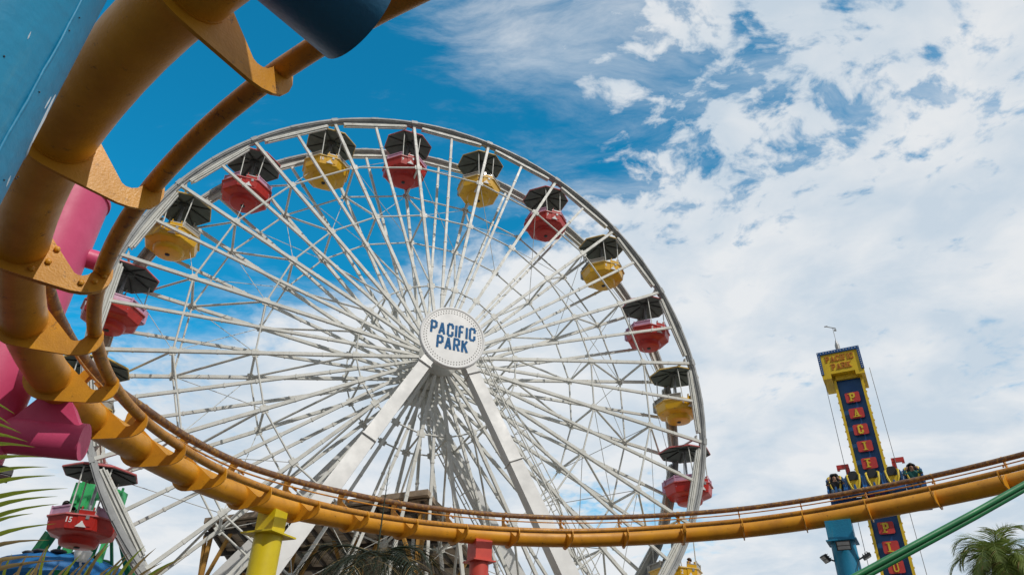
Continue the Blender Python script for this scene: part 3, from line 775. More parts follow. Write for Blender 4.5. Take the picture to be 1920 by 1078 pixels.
# ------------------------------------------------------------------ gondolas
def text_mesh(b, s, o, X, Y, Z, size):
    cu = bpy.data.curves.new('t', 'FONT'); cu.body = s; cu.size = size; cu.extrude = .004; cu.align_x = 'CENTER'; cu.align_y = 'CENTER'; cu.offset = size * .02; cu.resolution_u = 2
    t = bpy.data.objects.new('t', cu); sc.collection.objects.link(t)
    dg = bpy.context.evaluated_depsgraph_get(); dg.update()
    me = bpy.data.meshes.new_from_object(t.evaluated_get(dg))
    b.add([V(o) + X * v.co.x + Y * v.co.y + Z * v.co.z for v in me.vertices], [tuple(p.vertices) for p in me.polygons])
    bpy.data.objects.remove(t); bpy.data.curves.remove(cu); bpy.data.meshes.remove(me)
RC = 1.13; RK = 1.21
def gondola(idx, label, extra=0.0, seatc=None):
    red = idx % 2 == 1
    body, inn, trim = (M['red'], M['pink_in'], M['trim_pink']) if red else (M['yellow'], M['grey_in'], M['trim_yel'])
    a = wa(idx)
    C0 = WC + EX * (12.72 * math.cos(a)) + EZ * (12.72 * math.sin(a) + .18) + EN * (WD / 2)
    Rm = frame3(EX, EN, EZ) @ Matrix.Rotation(extra, 3, 'Z')
    g = empty('gondola', C0, Rm); tag(g, label, 'gondola', 'gondolas hanging from the ferris wheel')
    p8 = R_(22.5)
    # canopy: eight-sided shallow cone
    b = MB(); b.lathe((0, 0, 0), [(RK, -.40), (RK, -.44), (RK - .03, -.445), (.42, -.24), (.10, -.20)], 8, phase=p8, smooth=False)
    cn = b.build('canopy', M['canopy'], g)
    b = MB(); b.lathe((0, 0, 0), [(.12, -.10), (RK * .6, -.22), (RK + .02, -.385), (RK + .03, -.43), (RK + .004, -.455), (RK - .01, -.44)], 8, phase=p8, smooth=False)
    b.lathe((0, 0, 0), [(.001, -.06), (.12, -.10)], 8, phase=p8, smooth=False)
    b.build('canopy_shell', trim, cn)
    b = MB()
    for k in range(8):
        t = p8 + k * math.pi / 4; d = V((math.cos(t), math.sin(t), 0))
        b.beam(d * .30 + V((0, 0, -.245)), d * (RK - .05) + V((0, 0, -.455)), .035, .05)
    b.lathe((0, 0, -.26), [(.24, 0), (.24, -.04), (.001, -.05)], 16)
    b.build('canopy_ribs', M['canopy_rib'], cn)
    # hanger yoke on the axle between the rims
    b = MB(); b.tube([(0, -WD / 2 + .1, 0), (0, WD / 2 - .1, 0)], .05, 10); b.tube([(0, 0, .02), (0, 0, -.3)], .09, 12)
    for s in (-1, 1): b.beam((0, s * (WD / 2 - .12), -.12), (0, s * (WD / 2 - .12), .12), .16, .05)
    hg = b.build('hanger', M['white'], g)
    if extra: hg.rotation_euler = (0, 0, -extra)
    # tub
    zt, zl, zb2 = -2.00, -2.49, -2.77
    b = MB(); b.lathe((0, 0, 0), [(RC - .06, zt + .0), (RC + .0, zt), (RC + .0, zt - .05), (RC - .03, zt - .06), (RC - .10, zl + .05), (RC - .16, zl), (.60, zl - .10), (.56, zl - .12), (.52, zb2), (.001, zb2 - .015)], 8, phase=p8, smooth=False)
    b.lathe((0, 0, 0), [(RC - .06, zt), (RC - .20, zl + .05), (.001, zl + .05)], 8, phase=p8, smooth=False)
    tub = b.build('tub', body, g)
    b = MB(); b.lathe((0, 0, 0), [(.62, zl - .085), (.60, zl - .16), (.55, zb2 - .01), (.50, zb2 - .03), (.001, zb2 - .035)], 24, smooth=True)
    b.build('turntable_drum', body, tub)
    b = MB(); b.lathe((0, 0, zb2 - .04), [(.10, .01), (.09, -.03), (.001, -.03)], 12)
    b.build('drain_cap', M['dark'], tub)
    b = MB(); b.lathe((0, 0, 0), [(RC + .004, zt + .005), (RC + .03, zt - .01), (RC + .03, zt - .045), (RC + .004, zt - .052)], 8, phase=p8, smooth=False)
    b.build('lip', trim, tub)
    # raised inner rail band round the back and sides
    b = MB(); vs = []
    for k in range(8):
        t0 = p8 + k * math.pi / 4; t1 = t0 + math.pi / 4
        tm = (t0 + t1) / 2
        if abs(math.sin(tm) + 1) < .01: continue
        A, Bq = V((math.cos(t0), math.sin(t0), 0)), V((math.cos(t1), math.sin(t1), 0))
        for r, z0, z1 in ((RC - .08, zt, zt + .06), (RC - .05, zt + .22, zt + .27)):
            p, q = A * r, Bq * r
            b.beam(p + V((0, 0, (z0 + z1) / 2)), q + V((0, 0, (z0 + z1) / 2)), .035, z1 - z0)
        if k % 2 == 0 or math.sin(tm) > .3:
            p, q = A * (RC - .07), Bq * (RC - .07)
            b.beam(p + V((0, 0, zt + .13)), q + V((0, 0, zt + .13)), .02, .24)
        b.beam(A * (RC - .065) + V((0, 0, zt)), A * (RC - .05) + V((0, 0, zt + .30)), .05, .05)
    b.build('guard_rail', inn, g)
    # seats
    b = MB()
    for s in (-1, 1):
        vs = []
        b.box((s * .72, .12, zt - .22), .34, 1.2, .06); b.box((s * .93, .12, zt + .02), .06, 1.15, .50)
    b.build('bench', inn, g)
    # pole, wheel table, posts
    b = MB(); b.tube([(0, 0, -.3), (0, 0, zl + .05)], .055, 12); b.lathe((0, 0, zt + .10), [(.001, .02), (.30, .02), (.30, -.02), (.001, -.02)], 20)
    b.build('centre_pole', M['steel'], g)
    for s in (-1, 1):
        b = MB(); b.tube([(s * .42, -RC + .17, -.42), (s * .36, -RC + .10, zt + .02)], .024, 8); b.build('canopy_post', M['white'], g)
    for s in (-1, 1):
        b = MB(); b.tube([(s * .5, RC - .3, -.42), (s * .46, RC - .17, zt + .02)], .024, 8); b.build('canopy_post', M['white'], g)
    # door on the front side
    ap = RC * math.cos(p8)
    fo = lambda z: ap + .0 - .03 * math.cos(p8) + (-.07) * max(0, (zt - .06 - z)) / (abs(zl - zt) - .11)
    sl = math.atan2(.07 * math.cos(p8) + .0, abs(zl - zt) - .11)
    Zp = V((0, -math.cos(sl), -math.sin(sl))); Yp = V((0, -math.sin(sl), math.cos(sl))); Xp = V((1, 0, 0))
    def fp(x, z, e): return V((x, -fo(z), z)) + Zp * e
    b = MB(); b.extrude([(-.20, -.17), (.20, -.17), (.24, .30), (-.24, .30)], fp(.13, zt - .18, .012), Xp, Yp, Zp, .03)
    for s in (-1, 1): b.beam(fp(.13 + s * .17, zt + .13, .01), fp(.13 + s * .17, zt + .24, .01), .10, .03)
    dr = b.build('door', body, g)
    b = MB(); b.box(fp(.19, zt - .07, .04), .10, .13, .02, Xp, Yp, Zp); b.beam(fp(.13 - .23, zt + .14, .035), fp(.13 + .23, zt + .14, .035), .03, .03)
    b.build('latch', M['steel'], dr)
    b = MB(); b.extrude([(-.16, -.08), (.16, -.08), (.04, .05), (.02, .10), (-.02, .10), (-.04, .05)], fp(.06, zt - .30, .045), Xp, Yp, Zp, .03)
    b.build('step_plate', M['sign_white'], dr)
    b = MB(); text_mesh(b, str(idx), fp(-.33, zt - .20, .012), Xp, Yp, Zp, .22); b.build('number', M['sign_white'], g)
    return g, C0, Rm, zt
GLAB = {15: 'red gondola numbered 15 low at the left in front of the green ride', 14: 'yellow gondola whose canopy corner peeks out behind the coaster rails at left',
        13: 'red gondola numbered 13 at the far left edge of the wheel', 12: 'yellow gondola numbered 12 just right of the coaster track plate',
        11: 'red gondola numbered 11 at the upper left of the wheel', 10: 'yellow gondola numbered 10, left of the topmost red one',
        9: 'red gondola numbered 9 at the very top of the wheel', 8: 'yellow gondola numbered 8, right of the topmost red one',
        7: 'red gondola numbered 7 at the upper right of the wheel', 6: 'yellow gondola numbered 6 between the two red ones at upper right',
        5: 'red gondola numbered 5 on the right side just above hub height', 4: 'yellow gondola numbered 4 on the far right side of the wheel',
        3: 'red gondola with riders just above the coaster track at right', 2: 'yellow gondola with riders below the coaster track at right'}
GG = {}
for i in range(2, 16):
    GG[i] = gondola(i, GLAB[i], extra=R_(-30) if i == 13 else 0.0)
def rider(idx, x, y, face, label, **k):
    g, C0, Rm, zt = GG[idx]
    loc = C0 + Rm @ V((x, y, zt - .30 + k.pop('up', 0)))
    yaw = math.atan2(Rm[1][0], Rm[0][0])
    make_person(loc, yaw + face, label, **k)
rider(3, .05, .62, 0, 'dark haired rider seen above the rim of the red gondola at right', shirt='shirt_black', scale=1.0, up=.05)
rider(3, -.62, -.28, R_(80), 'rider in plum shirt leaning at the left of the right-hand red gondola', shirt='shirt_plum', hair='hair_br')
rider(2, -.10, .58, 0, 'dark haired rider standing out of the yellow gondola below the track', shirt='shirt_black', up=.08)
rider(2, .62, -.20, R_(-80), 'brown haired rider at the right of the yellow gondola below the track', shirt='shirt_plum', hair='hair_br', up=.02)
rider(15, -.66, -.30, R_(80), 'dark haired rider at the left rim of gondola 15', shirt='shirt_plum', hair='hair', up=-.05)
rider(15, -.55, .38, R_(60), 'rider in grey shirt at the back left of gondola 15', shirt='shirt_grey', hair='hair', up=-.05)
rider(11, .62, .05, R_(-80), 'brown haired rider looking over the right rim of gondola 11', shirt='shirt_grey', hair='hair_br', up=.0)

# ------------------------------------------------------------------ drop tower
ta = -.5
TX = V((math.cos(ta), math.sin(ta), 0)); TY = V((-TX.y, TX.x, 0)); 
tc0 = at(1588, 703, 31.0); 
twr = empty('drop_tower', (tc0.x, tc0.y, GZ), frame3(TX, TY, EZ))
tag(twr, 'blue and yellow drop tower with stacked letter panels and a lettered top box', 'drop tower')
th = tc0.z - GZ
TW = 1.14
b = MB(); b.box((0, TW / 2 + .02, th / 2), TW - .18, TW - .1, th); b.build('shaft', M['twr_blue'], twr)
for s in (-1, 1):
    b = MB(); b.box((s * (TW / 2 - .045), .0, th / 2), .10, .16, th)
    b.box((s * (TW / 2 - .045), TW, th / 2), .10, .16, th)
    k = .3
    while k < th - .3:
        b.box((s * (TW / 2 + .01), -.02, k), .05, .08, .05); b.box((s * (TW / 2 - .04), TW / 2, k), .04, TW - .2, .05); k += .32
    b.build('guide_rail', M['twr_yel'], twr)
    b = MB(); b.tube([(s * (TW / 2 + .36), .1, 1), (s * (TW / 2 + .36), .1, th + .2)], .012, 5); b.build('cable', M['wire'], twr)
b = MB(); b.box((0, -.02, th - .09), TW - .02, .12, .20); b.build('collar', M['twr_yel'], twr)
# letter panels: measured heights on the front face
def tz(px, py):     # height of the front face seen at px,py
    r0 = ray(px, py); o = V((tc0.x, tc0.y, 0)) - TY * .08
    k = o.dot(TY) / r0.dot(TY); return (r0 * k).z - GZ
zs = {'P1': tz(1591, 745), 'A': tz(1600, 776), 'C': tz(1608, 806), 'I': tz(1617, 837), 'F': tz(1625, 868), 'P2': tz(1658, 989), 'L': tz(1668, 1025), 'U': tz(1680, 1062)}
pit = (zs['P1'] - zs['F']) / 4
seq = [('P', 0), ('A', 1), ('C', 2), ('I', 3), ('F', 4), ('I', 5), ('C', 6)]
rows = [(c, zs['P1'] - pit * k) for c, k in seq]
pit2 = (zs['P2'] - zs['U']) / 2
for k, c in enumerate('PLUNGE'): rows.append((c, zs['P2'] - pit2 * k))
for c, z in rows:
    if z < .6: continue
    b = MB(); ph = pit * .62; pw = .56
    b.extrude([(-pw / 2, -ph / 2 + .04), (-pw / 2 + .04, -ph / 2), (pw / 2 - .04, -ph / 2), (pw / 2, -ph / 2 + .04), (pw / 2, ph / 2 - .04), (pw / 2 - .04, ph / 2), (-pw / 2 + .04, ph / 2), (-pw / 2, ph / 2 - .04)], V((0, -.035, z)), V((1, 0, 0)), V((0, 0, 1)), V((0, -1, 0)), .04)
    pn = b.build('letter_panel', M['twr_red'], twr)
    b = MB(); write(b, c, V((0, -.056, z)), V((1, 0, 0)), V((0, 0, 1)), V((0, -1, 0)), ph * .70, ph * .155, .02, xs=.86, serif=True)
    b.build('letter', M['lett_yel'], pn)
# top box
bw, bh = 1.68, 1.04
zc = th + bh / 2 + .02
b = MB(); b.box((0, bw / 2 - .35, zc), bw, bw, bh)
for s in (-1, 1): b.box((s * (bw / 2 - .18), bw / 2 - .35, th - .08), .36, bw, .20)
b.v = [(x - .12, y, z) for x, y, z in b.v]
tb = b.build('top_box', M['twr_yel'], twr); TB_PARTS = []
b = MB()
fy = -.35 - .0
for (x0, x1, z0, z1) in ((-bw / 2 - .02, bw / 2 + .02, zc + bh / 2 - .11, zc + bh / 2 + .03), (-bw / 2 - .02, -bw / 2 + .10, zc - bh / 2, zc + bh / 2 - .11), (bw / 2 - .10, bw / 2 + .02, zc - bh / 2, zc + bh / 2 - .11)):
    b.box(((x0 + x1) / 2, fy - .01, (z0 + z1) / 2), x1 - x0, .08, z1 - z0)
b.v = [(x - .12, y, z) for x, y, z in b.v]
b.build('blue_border', M['twr_blue'], tb)
b = MB()
for k in range(15): b.sphere((-bw / 2 + .02 + k * (bw - .04) / 14, fy - .055, zc + bh / 2 - .04), .022, 6)
for k in range(9):
    for s in (-1, 1): b.sphere((s * (bw / 2 - .04), fy - .055, zc - bh / 2 + .05 + k * .102), .022, 6)
b.v = [(x - .12, y, z) for x, y, z in b.v]
b.build('bulbs', M['sign_white'], tb)
b = MB()
write(b, 'PACIFIC', V((.0, fy - .003, zc + .16)), V((1, 0, 0)), V((0, 0, 1)), V((0, -1, 0)), .24, .040, .02, gap=.36, xs=.92, serif=True)
write(b, 'PARK', V((.0, fy - .003, zc - .22)), V((1, 0, 0)), V((0, 0, 1)), V((0, -1, 0)), .24, .040, .02, gap=.36, xs=.92, serif=True)
b.v = [(x - .12, y, z) for x, y, z in b.v]
b.build('lettering', M['lett_or'], tb)
b = MB(); z0 = zc + bh / 2
b.tube([(-.1, .4, z0), (-.1, .4, z0 + .35)], .03, 8); b.tube([(-.1, .4, z0 + .28), (-.1, .4, z0 + .62)], .10, 10); b.tube([(-.1, .4, z0 + .62), (-.1, .4, z0 + .85)], [.09, .03], 8)
b.tube([(-.1, .4, z0 + .8), (-.1, .4, z0 + 1.5)], .014, 6); b.tube([(-.35, .4, z0 + 1.62), (-.1, .4, z0 + 1.5), (.02, .4, z0 + 1.45)], .02, 6)
b.box((-.36, .4, z0 + 1.63), .14, .03, .05); b.box((-.02, .4, z0 + 1.36), .10, .03, .10)
b.build('wind_vane_mast', M['steel'], twr)
# ride carriage
sz = tz(1640, 925)
car = empty('ride_carriage', wl2w(V((0, 0, 0))), None)
car.matrix_world = (lambda mm: mm)(Matrix.Translation(V((tc0.x, tc0.y, sz + GZ)) - TY * .0) @ frame3(TX, TY, EZ).to_4x4())
tag(car, 'blue ring carriage with five open seats halfway up the drop tower', 'ride carriage')
b = MB(); b.box((0, .05, -.42), 3.45, .10, .74); b.box((0, .5, -.10), 3.3, .9, .10)
for s in (-1, 1): b.box((s * 1.70, .3, -.30), .10, .5, .5)
b.build('carriage_frame', M['twr_blue'], car)
for s in (-1, 1):
    b = MB()
    b.box((s * .86, .2, .55), .16, .14, 1.3); b.box((s * 1.02, .2, 1.28), .46, .16, .16); b.box((s * 1.20, .2, 1.17), .10, .14, .06)
    b.build('bracket', M['twr_red'], car)
def seat(x, empty_seat):
    b = MB()
    b.extrude([(-.33, 0), (.33, 0), (.35, .62), (.30, .80), (.22, .84), (-.22, .84), (-.30, .80), (-.35, .62)], V((x, -.12, -.02)), V((1, 0, 0)), V((0, 0, 1)), V((0, -1, 0)), .10)
    for s in (-1, 1): b.extrude([(-.12, -.05), (.40, -.05), (.42, .15), (.18, .30), (.10, .68), (-.05, .74), (-.12, .6)], V((x + s * .31, -.18, 0)), V((0, -1, 0)), V((0, 0, 1)), V((1, 0, 0)), .07)
    b.box((x, -.38, -.02), .58, .46, .12)
    b.extrude([(-.06, 0), (.06, 0), (.03, .26), (-.03, .26)], V((x, -.60, .03)), V((1, 0, 0)), V((0, 0, 1)), V((0, -1, 0)), .05)
    s_ = b.build('seat', M['seat_blue'], car)
    b = MB(); b.box((x, -.20, .33), .36, .07, .48); b.build('back_pad', M['twr_yel'], s_)
    b = MB(); b.extrude([(-.14, 0), (.14, 0), (.17, .12), (.16, .28), (.10, .34), (-.10, .34), (-.16, .28), (-.17, .12)], V((x, -.20, .58)), V((1, 0, 0)), V((0, 0, 1)), V((0, -1, 0)), .16)
    b.build('headrest', M['pad'], s_)
    b = MB(); y = -.34
    b.tube([(x - .19, -.2, .80), (x - .23, y, .74), (x - .20, y - .06, .45), (x - .13, y - .08, .20), (x, y - .08, .12), (x + .13, y - .08, .20), (x + .20, y - .06, .45), (x + .23, y, .74), (x + .19, -.2, .80)], .040, 8)
    b.build('shoulder_bar', M['lett_yel'], s_)
for k in range(5): seat((k - 2) * .70, k not in (0, 4))
def tw2w(p): return V((tc0.x, tc0.y, sz + GZ)) + TX * p[0] + TY * p[1] + EZ * p[2]
make_person(tw2w((-1.40, -.38, .0)), ta, 'rider in the leftmost tower seat in dark shirt holding both hands to the ears', arms='ears', shirt='shirt_black', legs='jeans', skin='skin')
make_person(tw2w((1.40, -.38, .04)), ta, 'rider in teal shirt in the rightmost tower seat with raised arms', arms='ears', shirt='shirt_teal', legs='shorts', skin='skin_dk')

# ------------------------------------------------------------------ green boom, lower right
g0, g1, g2, g3 = at(1560, 1108, 9.0), at(1700, 1033, 9.3), at(1830, 963, 9.7), at(1990, 873, 10.2)
gb = empty('ride_boom', (g3.x + 1.2, g3.y + .5, GZ)); tag(gb, 'long green twin-tube boom rising to the right edge below the track', 'ride boom')
G0 = V(gb.location)
b = MB(); up = _u * .036
end = V((g3.x + 1.2, g3.y + .5, g3.z + .55))
for s in (-1, 1): b.tube([p + up * s - G0 for p in (at(1430, 1170, 8.7), g0, g1, g2, g3, end)], .037, 12)
for q in (.1, .3, .5, .7, .9): b.beam(g0.lerp(g3, q) - _u * .02 - G0, g0.lerp(g3, q) + _u * .02 - G0, .03, .03)
b.build('twin_tube', M['green'], gb)
b = MB(); b.tube([(0, 0, 0), (0, 0, end.z - GZ + .2)], .16, 20); b.build('post', M['green'], gb)
b = MB(); q = at(1430, 1170, 8.7) - G0; b.tube([q + V((0, 0, .1)), V((q.x, q.y, 0))], .09, 16); b.build('stay_post', M['green'], gb)

# ------------------------------------------------------------------ green ride behind gondola 15
rc0 = at(118, 1072, 31)
gr = empty('green_thrill_ride', (rc0.x, rc0.y, GZ)); tag(gr, 'green framed ride with scalloped blue canopy behind gondola 15', 'amusement ride')
RG = V((rc0.x, rc0.y, GZ)); gp = lambda x, y, D: at(x, y, D) - RG
b = MB(); cz = gp(118, 1046, 31).z
nS = 12; prof = [(.3, cz + .15), (1.3, cz + .0), (2.6, cz - .42), (2.75, cz - .95)]
vs = []; n2 = 48
for r, h in prof:
    for j in range(n2):
        a = 2 * math.pi * j / n2; k = abs(math.cos(a * nS / 2))
        rr = r * (1 - (.05 * k if r > 1 else 0)); vs.append(V((rr * math.cos(a), rr * math.sin(a), h + (.10 * k if r > 1.0 else 0))))
fs = [(i * n2 + j, i * n2 + (j + 1) % n2, (i + 1) * n2 + (j + 1) % n2, (i + 1) * n2 + j) for i in range(3) for j in range(n2)]
b.add(vs, fs, False); b.build('canopy', M['ride_blue'], gr)
b = MB()
for j in range(nS):
    a = 2 * math.pi * (j + .5) / nS
    b.sphere((1.45 * math.cos(a), 1.45 * math.sin(a), cz + .02), .22, 8, sc=(1.6, 1.6, .5))
b.build('vent_openings', M['dark'], gr)
for A_, B_, w_, h_ in ((gp(52, 1062, 31), gp(96, 1000, 31.5), .42, .34), (gp(158, 1062, 30.5), gp(190, 985, 31), .36, .3), (gp(209, 1010, 31), gp(210, 1078, 31), .10, .10),
                       (gp(213, 930, 31), gp(246, 1085, 31), .3, .26), (gp(98, 1052, 31), gp(120, 1008, 31), .12, .1), (gp(170, 1040, 31), gp(210, 1056, 31), .07, .07), (gp(165, 1062, 31), gp(210, 1002, 31), .05, .05)):
    b = MB(); b.beam(A_, B_, w_, h_); b.build('strut', M['green'], gr)
b = MB(); c = gp(160, 933, 31.5)
b.box(c, .72, .6, 1.15, _r, V((0, 1, 0)), EZ); b.box(c + V((-.25, -.32, .1)), .3, .15, .9); b.box(c + V((.2, -.34, -.3)), .2, .15, .4); b.box(c + V((0, 0, .62)), .5, .45, .1)
b.box(c + _r * .62 + V((0, 0, .15)), .62, .4, .42, _r, V((0, 1, 0)), EZ)
c2 = gp(222, 938, 31.5); b.box(c2, .42, .5, .7, _r, V((0, 1, 0)), EZ); b.box(c2 + V((-.2, 0, .2)), .3, .3, .5); b.box(c2 + V((.05, 0, .4)), .08, .08, .3)
b.beam(c + V((0, 0, -.5)), V((c.x, c.y, 0)), .3, .3); b.beam(c2 + V((0, 0, -.3)), V((c2.x, c2.y, 0)), .2, .2)
b.build('motor_housing', M['green_lt'], gr)
b = MB(); b.tube([V((0, 0, 0)), V((0, 0, cz + .1))], .25, 16); b.build('mast', M['green'], gr)
b = MB(); c = gp(156, 1036, 29.5); b.lathe(c, [(.05, -.35), (.22, -.34), (.33, -.05), (.34, .06), (.26, .10), (.001, .11)], 20); b.tube([c + V((0, 0, -.34)), c + V((0, .4, -.9))], .05, 8)
b.build('dish_lamp', M['sign_white'], gr)

# ------------------------------------------------------------------ pavilion behind the wheel
HP = 8.0
def hp(x, y, h=HP): r0 = ray(x, y); return r0 * (h / r0.z)
A0, A1 = hp(386, 986), hp(800, 936); Bk0, Bk1 = hp(450, 1086), hp(912, 1086)
pv = empty('boardwalk_pavilion', ((A0.x + A1.x) / 2, A0.y + 6, GZ)); tag(pv, 'timber pavilion with wide overhanging board roof on ochre posts behind the wheel', 'building')
PV = V(pv.location)
e1 = (A1 - A0); e2 = ((Bk0 - A0) + (Bk1 - A1)) * .5
def pq(u_, v_, z=0): 
    a = A0.lerp(A1, u_); bb = Bk0.lerp(Bk1, u_); return a.lerp(bb, v_) + V((0, 0, z)) - PV
NB = 34
b = MB()
for k in range(NB):
    v0, v1 = k / NB, (k + .93) / NB
    jit = random.uniform(-.015, .015)
    vs = [pq(0, v0, jit), pq(1, v0, jit), pq(1, v1, jit), pq(0, v1, jit), pq(0, v0, .05 + jit), pq(1, v0, .05 + jit), pq(1, v1, .05 + jit), pq(0, v1, .05 + jit)]
    b.add(vs, [(0, 3, 2, 1), (4, 5, 6, 7), (0, 1, 5, 4), (1, 2, 6, 5), (2, 3, 7, 6), (3, 0, 4, 7)])
vs = [pq(-.01, -.02, .09), pq(1.01, -.02, .09), pq(1.01, 1, .09), pq(-.01, 1, .09), pq(-.01, -.02, .30), pq(1.01, -.02, .30), pq(1.01, 1, .30), pq(-.01, 1, .30)]
b.add(vs, [(0, 3, 2, 1), (4, 5, 6, 7), (0, 1, 5, 4), (1, 2, 6, 5), (2, 3, 7, 6), (3, 0, 4, 7)])
b.build('roof', M['wood'], pv)
b = MB()
for k in range(16):
    u_ = .02 + k * .96 / 15
    b.beam(pq(u_, .005, -.09), pq(u_, 1, -.09), .12, .16)
for v_ in (.03, .35, .68): b.beam(pq(0, v_, -.26), pq(1, v_, -.26), .16, .18)
b.build('rafters', M['wood_dk'], pv)
for (u_, v_) in ((.03, .03), (.36, .3), (.64, .25), (.97, .03), (.06, .7), (.9, .6), (.36, .75), (.66, .75)):
    b = MB(); p = pq(u_, v_, -.35); b.beam(p, V((p.x, p.y, 0)), .15, .15); 
    for s in (-1, 1):
        q = pq(min(1, max(0, u_ + s * .10)), v_, -.3); b.beam(p + V((0, 0, -2.2)), q, .12, .12)
    b.build('post', M['wood_or'], pv)
# small gabled kiosk above the eave and the ochre cabin under it
kg = MB(); p0 = hp(742, 950, 9.2) - PV; p1 = hp(802, 940, 9.2) - PV
up0 = V((0, 0, .5)); dpt = V((0, 2.4, 0))
Lk = (p1 - p0)
ctr = p0 + Lk * .5
kg.box(ctr + V((0, 1.2, -.8)), Lk.length * 1.0, 2.2, 1.5)
kg.build('roof_cabin', M['wood_dk'], pv)
kg = MB(); kg.beam(p0 + V((-.4, 1, .05)), p1 + V((.15, 1, .15)), 2.9, .10); kg.beam(p1 + V((.1, 1, .14)), p1 + V((.75, 1, -.42)), 2.9, .10)
kg.build('cabin_roof', M['wood'], pv)
kg = MB()
for k in range(7): q = p0.lerp(p1, k / 6); kg.beam(q + V((0, -.25, -.05)), q + V((0, 2, -.05)), .10, .12)
kg.beam(p0 + V((0, -.3, -.15)), p1 + V((0, -.3, -.05)), .08, .12)
kg.build('cabin_rafters', M['wood_or'], pv)
# lit-bulb fascia of the booth lower down
bz = hp(790, 1060, 4.6) - PV
b = MB(); f0 = hp(742, 1064, 4.9) - PV; f1 = hp(786, 1058, 4.9) - PV; f2 = hp(850, 1085, 4.9) - PV
b.beam(f0, f1, .10, .26); b.beam(f1 + V((.05, 0, 0)), f2, .10, .22)
b.build('booth_fascia', M['wood_dk'], pv)
b = MB()
for k in range(5): b.sphere(f0.lerp(f1, (k + .5) / 5) + V((0, -.08, 0)), .045, 8)
b.build('fascia_bulbs', M['sign_white'], pv)
b = MB(); mid = (f0 + f1) / 2; b.box(V((mid.x + .3, mid.y + 1.1, mid.z / 2 - .2)), 2.3, 2.0, mid.z - .15); b.build('booth_wall', M['wood_or'], pv)

# ------------------------------------------------------------------ palms
def leaflet(b, p0, d, L_, w, droop, side, mi=0, seg=4):
    pts = []; p = V(p0); dd = V(d).normalized()
    for k in range(seg + 1):
        pts.append(p.copy()); dd = (dd + V((0, 0, -droop / seg))).normalized(); p = p + dd * (L_ / seg)
    vs = []
    for k, q in enumerate(pts):
        f = k / seg; ww = w * (1 - f) ** .7 * (.55 + .45 * min(1, f * 4)) + .0006
        s = side.normalized() * ww / 2
        vs += [q - s, q + V((0, 0, -ww * .18)), q + s]
    fs = []
    for k in range(seg):
        a = k * 3; fs += [(a, a + 1, a + 4, a + 3), (a + 1, a + 2, a + 5, a + 4)]
    b.add(vs, fs, True, mi)
def frond(b, base, az, el, L_, droop, lw, ll, n=34, rib=.02, dry=0.0, seg=14, ldroop=.5):
    p = V(base); d = V((math.cos(az) * math.cos(el), math.sin(az) * math.cos(el), math.sin(el))); pts = []; ds = []
    for k in range(seg + 1):
        pts.append(p.copy()); ds.append(d.copy())
        d = (d + V((0, 0, -droop / seg * (1 + k * .12)))).normalized(); p = p + d * (L_ / seg)
    b.tube(pts, [rib * (1 - .85 * k / seg) for k in range(seg + 1)], 5)
    for j in range(n):
        f = .12 + .88 * j / (n - 1); x = f * seg; k = min(int(x), seg - 1); q = pts[k].lerp(pts[k + 1], x - k); t = ds[k]
        s = t.cross(V((0, 0, 1)))
        if s.length < .05: s = V((1, 0, 0))
        s.normalize(); env = math.sin(math.pi * min(1, .18 + f * .80)) ** .6
        for sg in (-1, 1):
            dd = s * sg * .9 + t * (.55 + .6 * f) + V((0, 0, .25 + random.uniform(-.12, .12)))
            leaflet(b, q, dd, ll * env * random.uniform(.85, 1.1), lw, ldroop + random.uniform(0, .4), t + V((0, 0, .2)) * random.uniform(-1, 1), 1 if random.random() < dry else 0)
def palm(loc, crown_z, label, fr, mats, tr=.16, name='palm_tree'):
    o = empty(name, (loc.x, loc.y, GZ)); tag(o, label, 'palm tree')
    h = crown_z - GZ; b = MB()
    pts = [V((.04 * math.sin(z * 1.3), .03 * math.cos(z), z)) for z in [h * k / 24 for k in range(25)]]
    b.tube(pts, [tr * (1.15 - .25 * k / 24 + (.05 if k % 2 else 0)) for k in range(25)], 12); b.build('trunk', M['trunk'], o)
    for a in fr:
        b = MB(); frond(b, (0, 0, h), *a[:6], **a[6]); b.build('frond', mats, o)
    return o
# centre palm, in front of the pavilion and below the track
pc = at(706, 1046, 10.5)
fr = []
for k in range(18):
    az = k * 2.399 + .3; el = random.uniform(.15, .75)
    fr.append((az, el, random.uniform(1.3, 1.65), random.uniform(1.3, 1.9), .016, .55, dict(n=44, rib=.016, dry=.10, ldroop=.7)))
fr.append((R_(80), R_(86), 1.55, .10, .008, .10, dict(n=16, rib=.016, dry=.0, ldroop=.1)))
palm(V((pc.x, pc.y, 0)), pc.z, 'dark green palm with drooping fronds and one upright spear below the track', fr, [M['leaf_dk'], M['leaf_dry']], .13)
# right palm
pr = at(1878, 1058, 15.5)
fr = []
for k in range(46):
    az = k * 2.399; el = random.uniform(.1, 1.45)
    fr.append((az, el, random.uniform(1.05, 1.4), random.uniform(1.6, 2.6), .022, .46, dict(n=54, rib=.02, dry=.08, ldroop=.6)))
palm(V((pr.x, pr.y, 0)), pr.z, 'bushy round headed palm at the lower right corner', fr, [M['leaf'], M['leaf_dry']], .16)
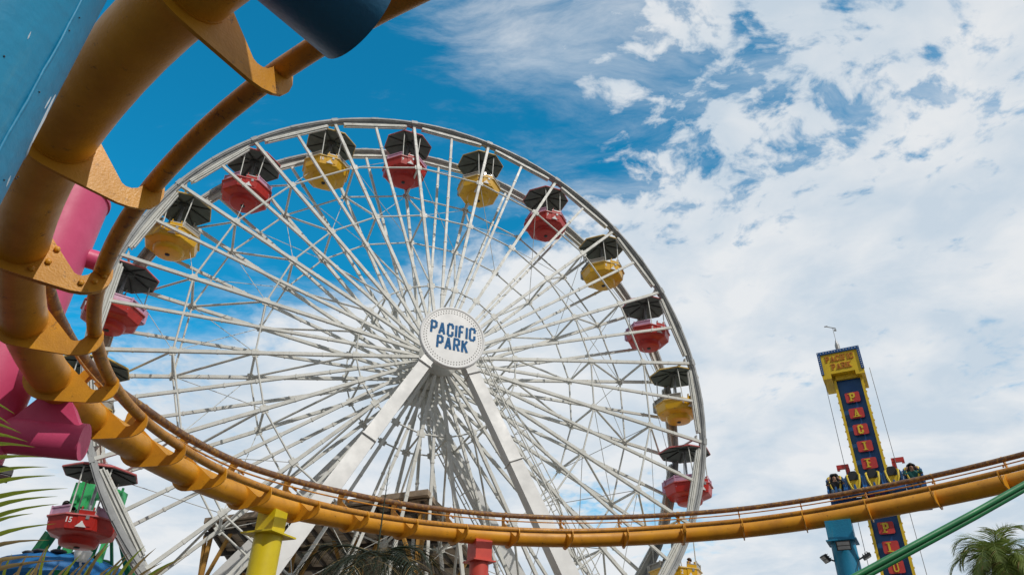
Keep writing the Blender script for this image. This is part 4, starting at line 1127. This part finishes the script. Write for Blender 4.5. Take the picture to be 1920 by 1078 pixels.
# left palm: trunk out of frame, two fronds reach into the picture
tl = at(-250, 1250, 2.9)
o = empty('palm_tree', (tl.x, tl.y, GZ)); tag(o, 'near palm at the lower left corner with bright green leaflets and dry curled tips', 'palm tree')
TL = V((tl.x, tl.y, GZ))
b = MB(); b.tube([(0, 0, 0), (.02, 0, (tl.z - GZ) * .5), (0, 0, tl.z - GZ)], [.14, .12, .13], 12); b.build('trunk', M['trunk'], o)
b = MB()
rach = [tl, at(-150, 1090, 2.75), at(-85, 930, 2.6), at(-60, 800, 2.55), at(-55, 700, 2.5)]
b.tube([p - TL for p in rach], [.016, .013, .010, .007, .004], 8)
tips = [(28, 776, 742), (20, 796, 765), (40, 812, 790), (52, 828, 815), (66, 838, 842), (80, 857, 872), (90, 875, 900), (104, 891, 922), (127, 915, 950), (108, 930, 972), (110, 944, 995), (62, 962, 1010), (106, 981, 1030), (92, 1012, 1045), (96, 1043, 1072), (120, 1050, 1090)]
for k, (x, y, yr) in enumerate(tips):
    D0 = 2.6 + random.uniform(-.03, .03); D1 = 2.55 + random.uniform(-.12, .12)
    p0 = at(-66 - (yr - 800) * .03, yr, D0) ; p1 = at(x, y, D1)
    sg = 6; vs = []; d = (p1 - p0); side = d.cross(_fw).normalized()
    for q in range(sg + 1):
        f = q / sg; p = p0 + d * f + _u * (.020 * math.sin(math.pi * f)) * (1 if k > 8 else .8) - TL
        ww = .020 * (1 - f ** 2.2) * (.7 + .3 * math.sin(math.pi * min(1, f * 1.5))) + .0005
        vs += [p - side * ww / 2, p - _fw * (ww * .22), p + side * ww / 2]
    fs = []
    for q in range(sg): a = q * 3; fs += [(a, a + 1, a + 4, a + 3), (a + 1, a + 2, a + 5, a + 4)]
    b.add(vs, fs, True, 1 if k > 12 else 0)
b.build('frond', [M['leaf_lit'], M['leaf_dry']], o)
b = MB()
rach = [tl, at(-130, 1180, 2.8), at(0, 1140, 2.7), at(130, 1128, 2.65), at(230, 1150, 2.6), at(290, 1190, 2.6)]
b.tube([p - TL for p in rach], [.016, .013, .010, .008, .005, .003], 8)
for k in range(26):
    x0 = -30 + k * 11 + random.uniform(-4, 4); ln = random.uniform(.7, 1.15)
    lean = 12 + k * 3.2
    xt, yt = x0 + lean * ln + random.uniform(-8, 8), 1118 - random.uniform(58, 112) * (1 if k > 7 else .75)
    p0 = at(x0, 1122, 2.68); p1 = at(xt, yt, 2.62 + random.uniform(-.1, .1))
    d = p1 - p0; side = d.cross(_fw).normalized(); vs = []; sg = 6
    for q in range(sg + 1):
        f = q / sg; p = p0 + d * f + _r * (.035 * (f * f - f)) + _u * (.012 * math.sin(math.pi * f)) - TL
        ww = .015 * (1 - f ** 2) + .0006
        vs += [p - side * ww / 2, p - _fw * (ww * .25), p + side * ww / 2]
    fs = []
    for q in range(sg): a = q * 3; fs += [(a, a + 1, a + 4, a + 3), (a + 1, a + 2, a + 5, a + 4)]
    b.add(vs, fs, True, 0 if k % 3 == 0 else 1)
b.build('frond', [M['leaf_lit'], M['leaf_dry']], o)['label'] = 'dry lower frond with curled brown leaflets'
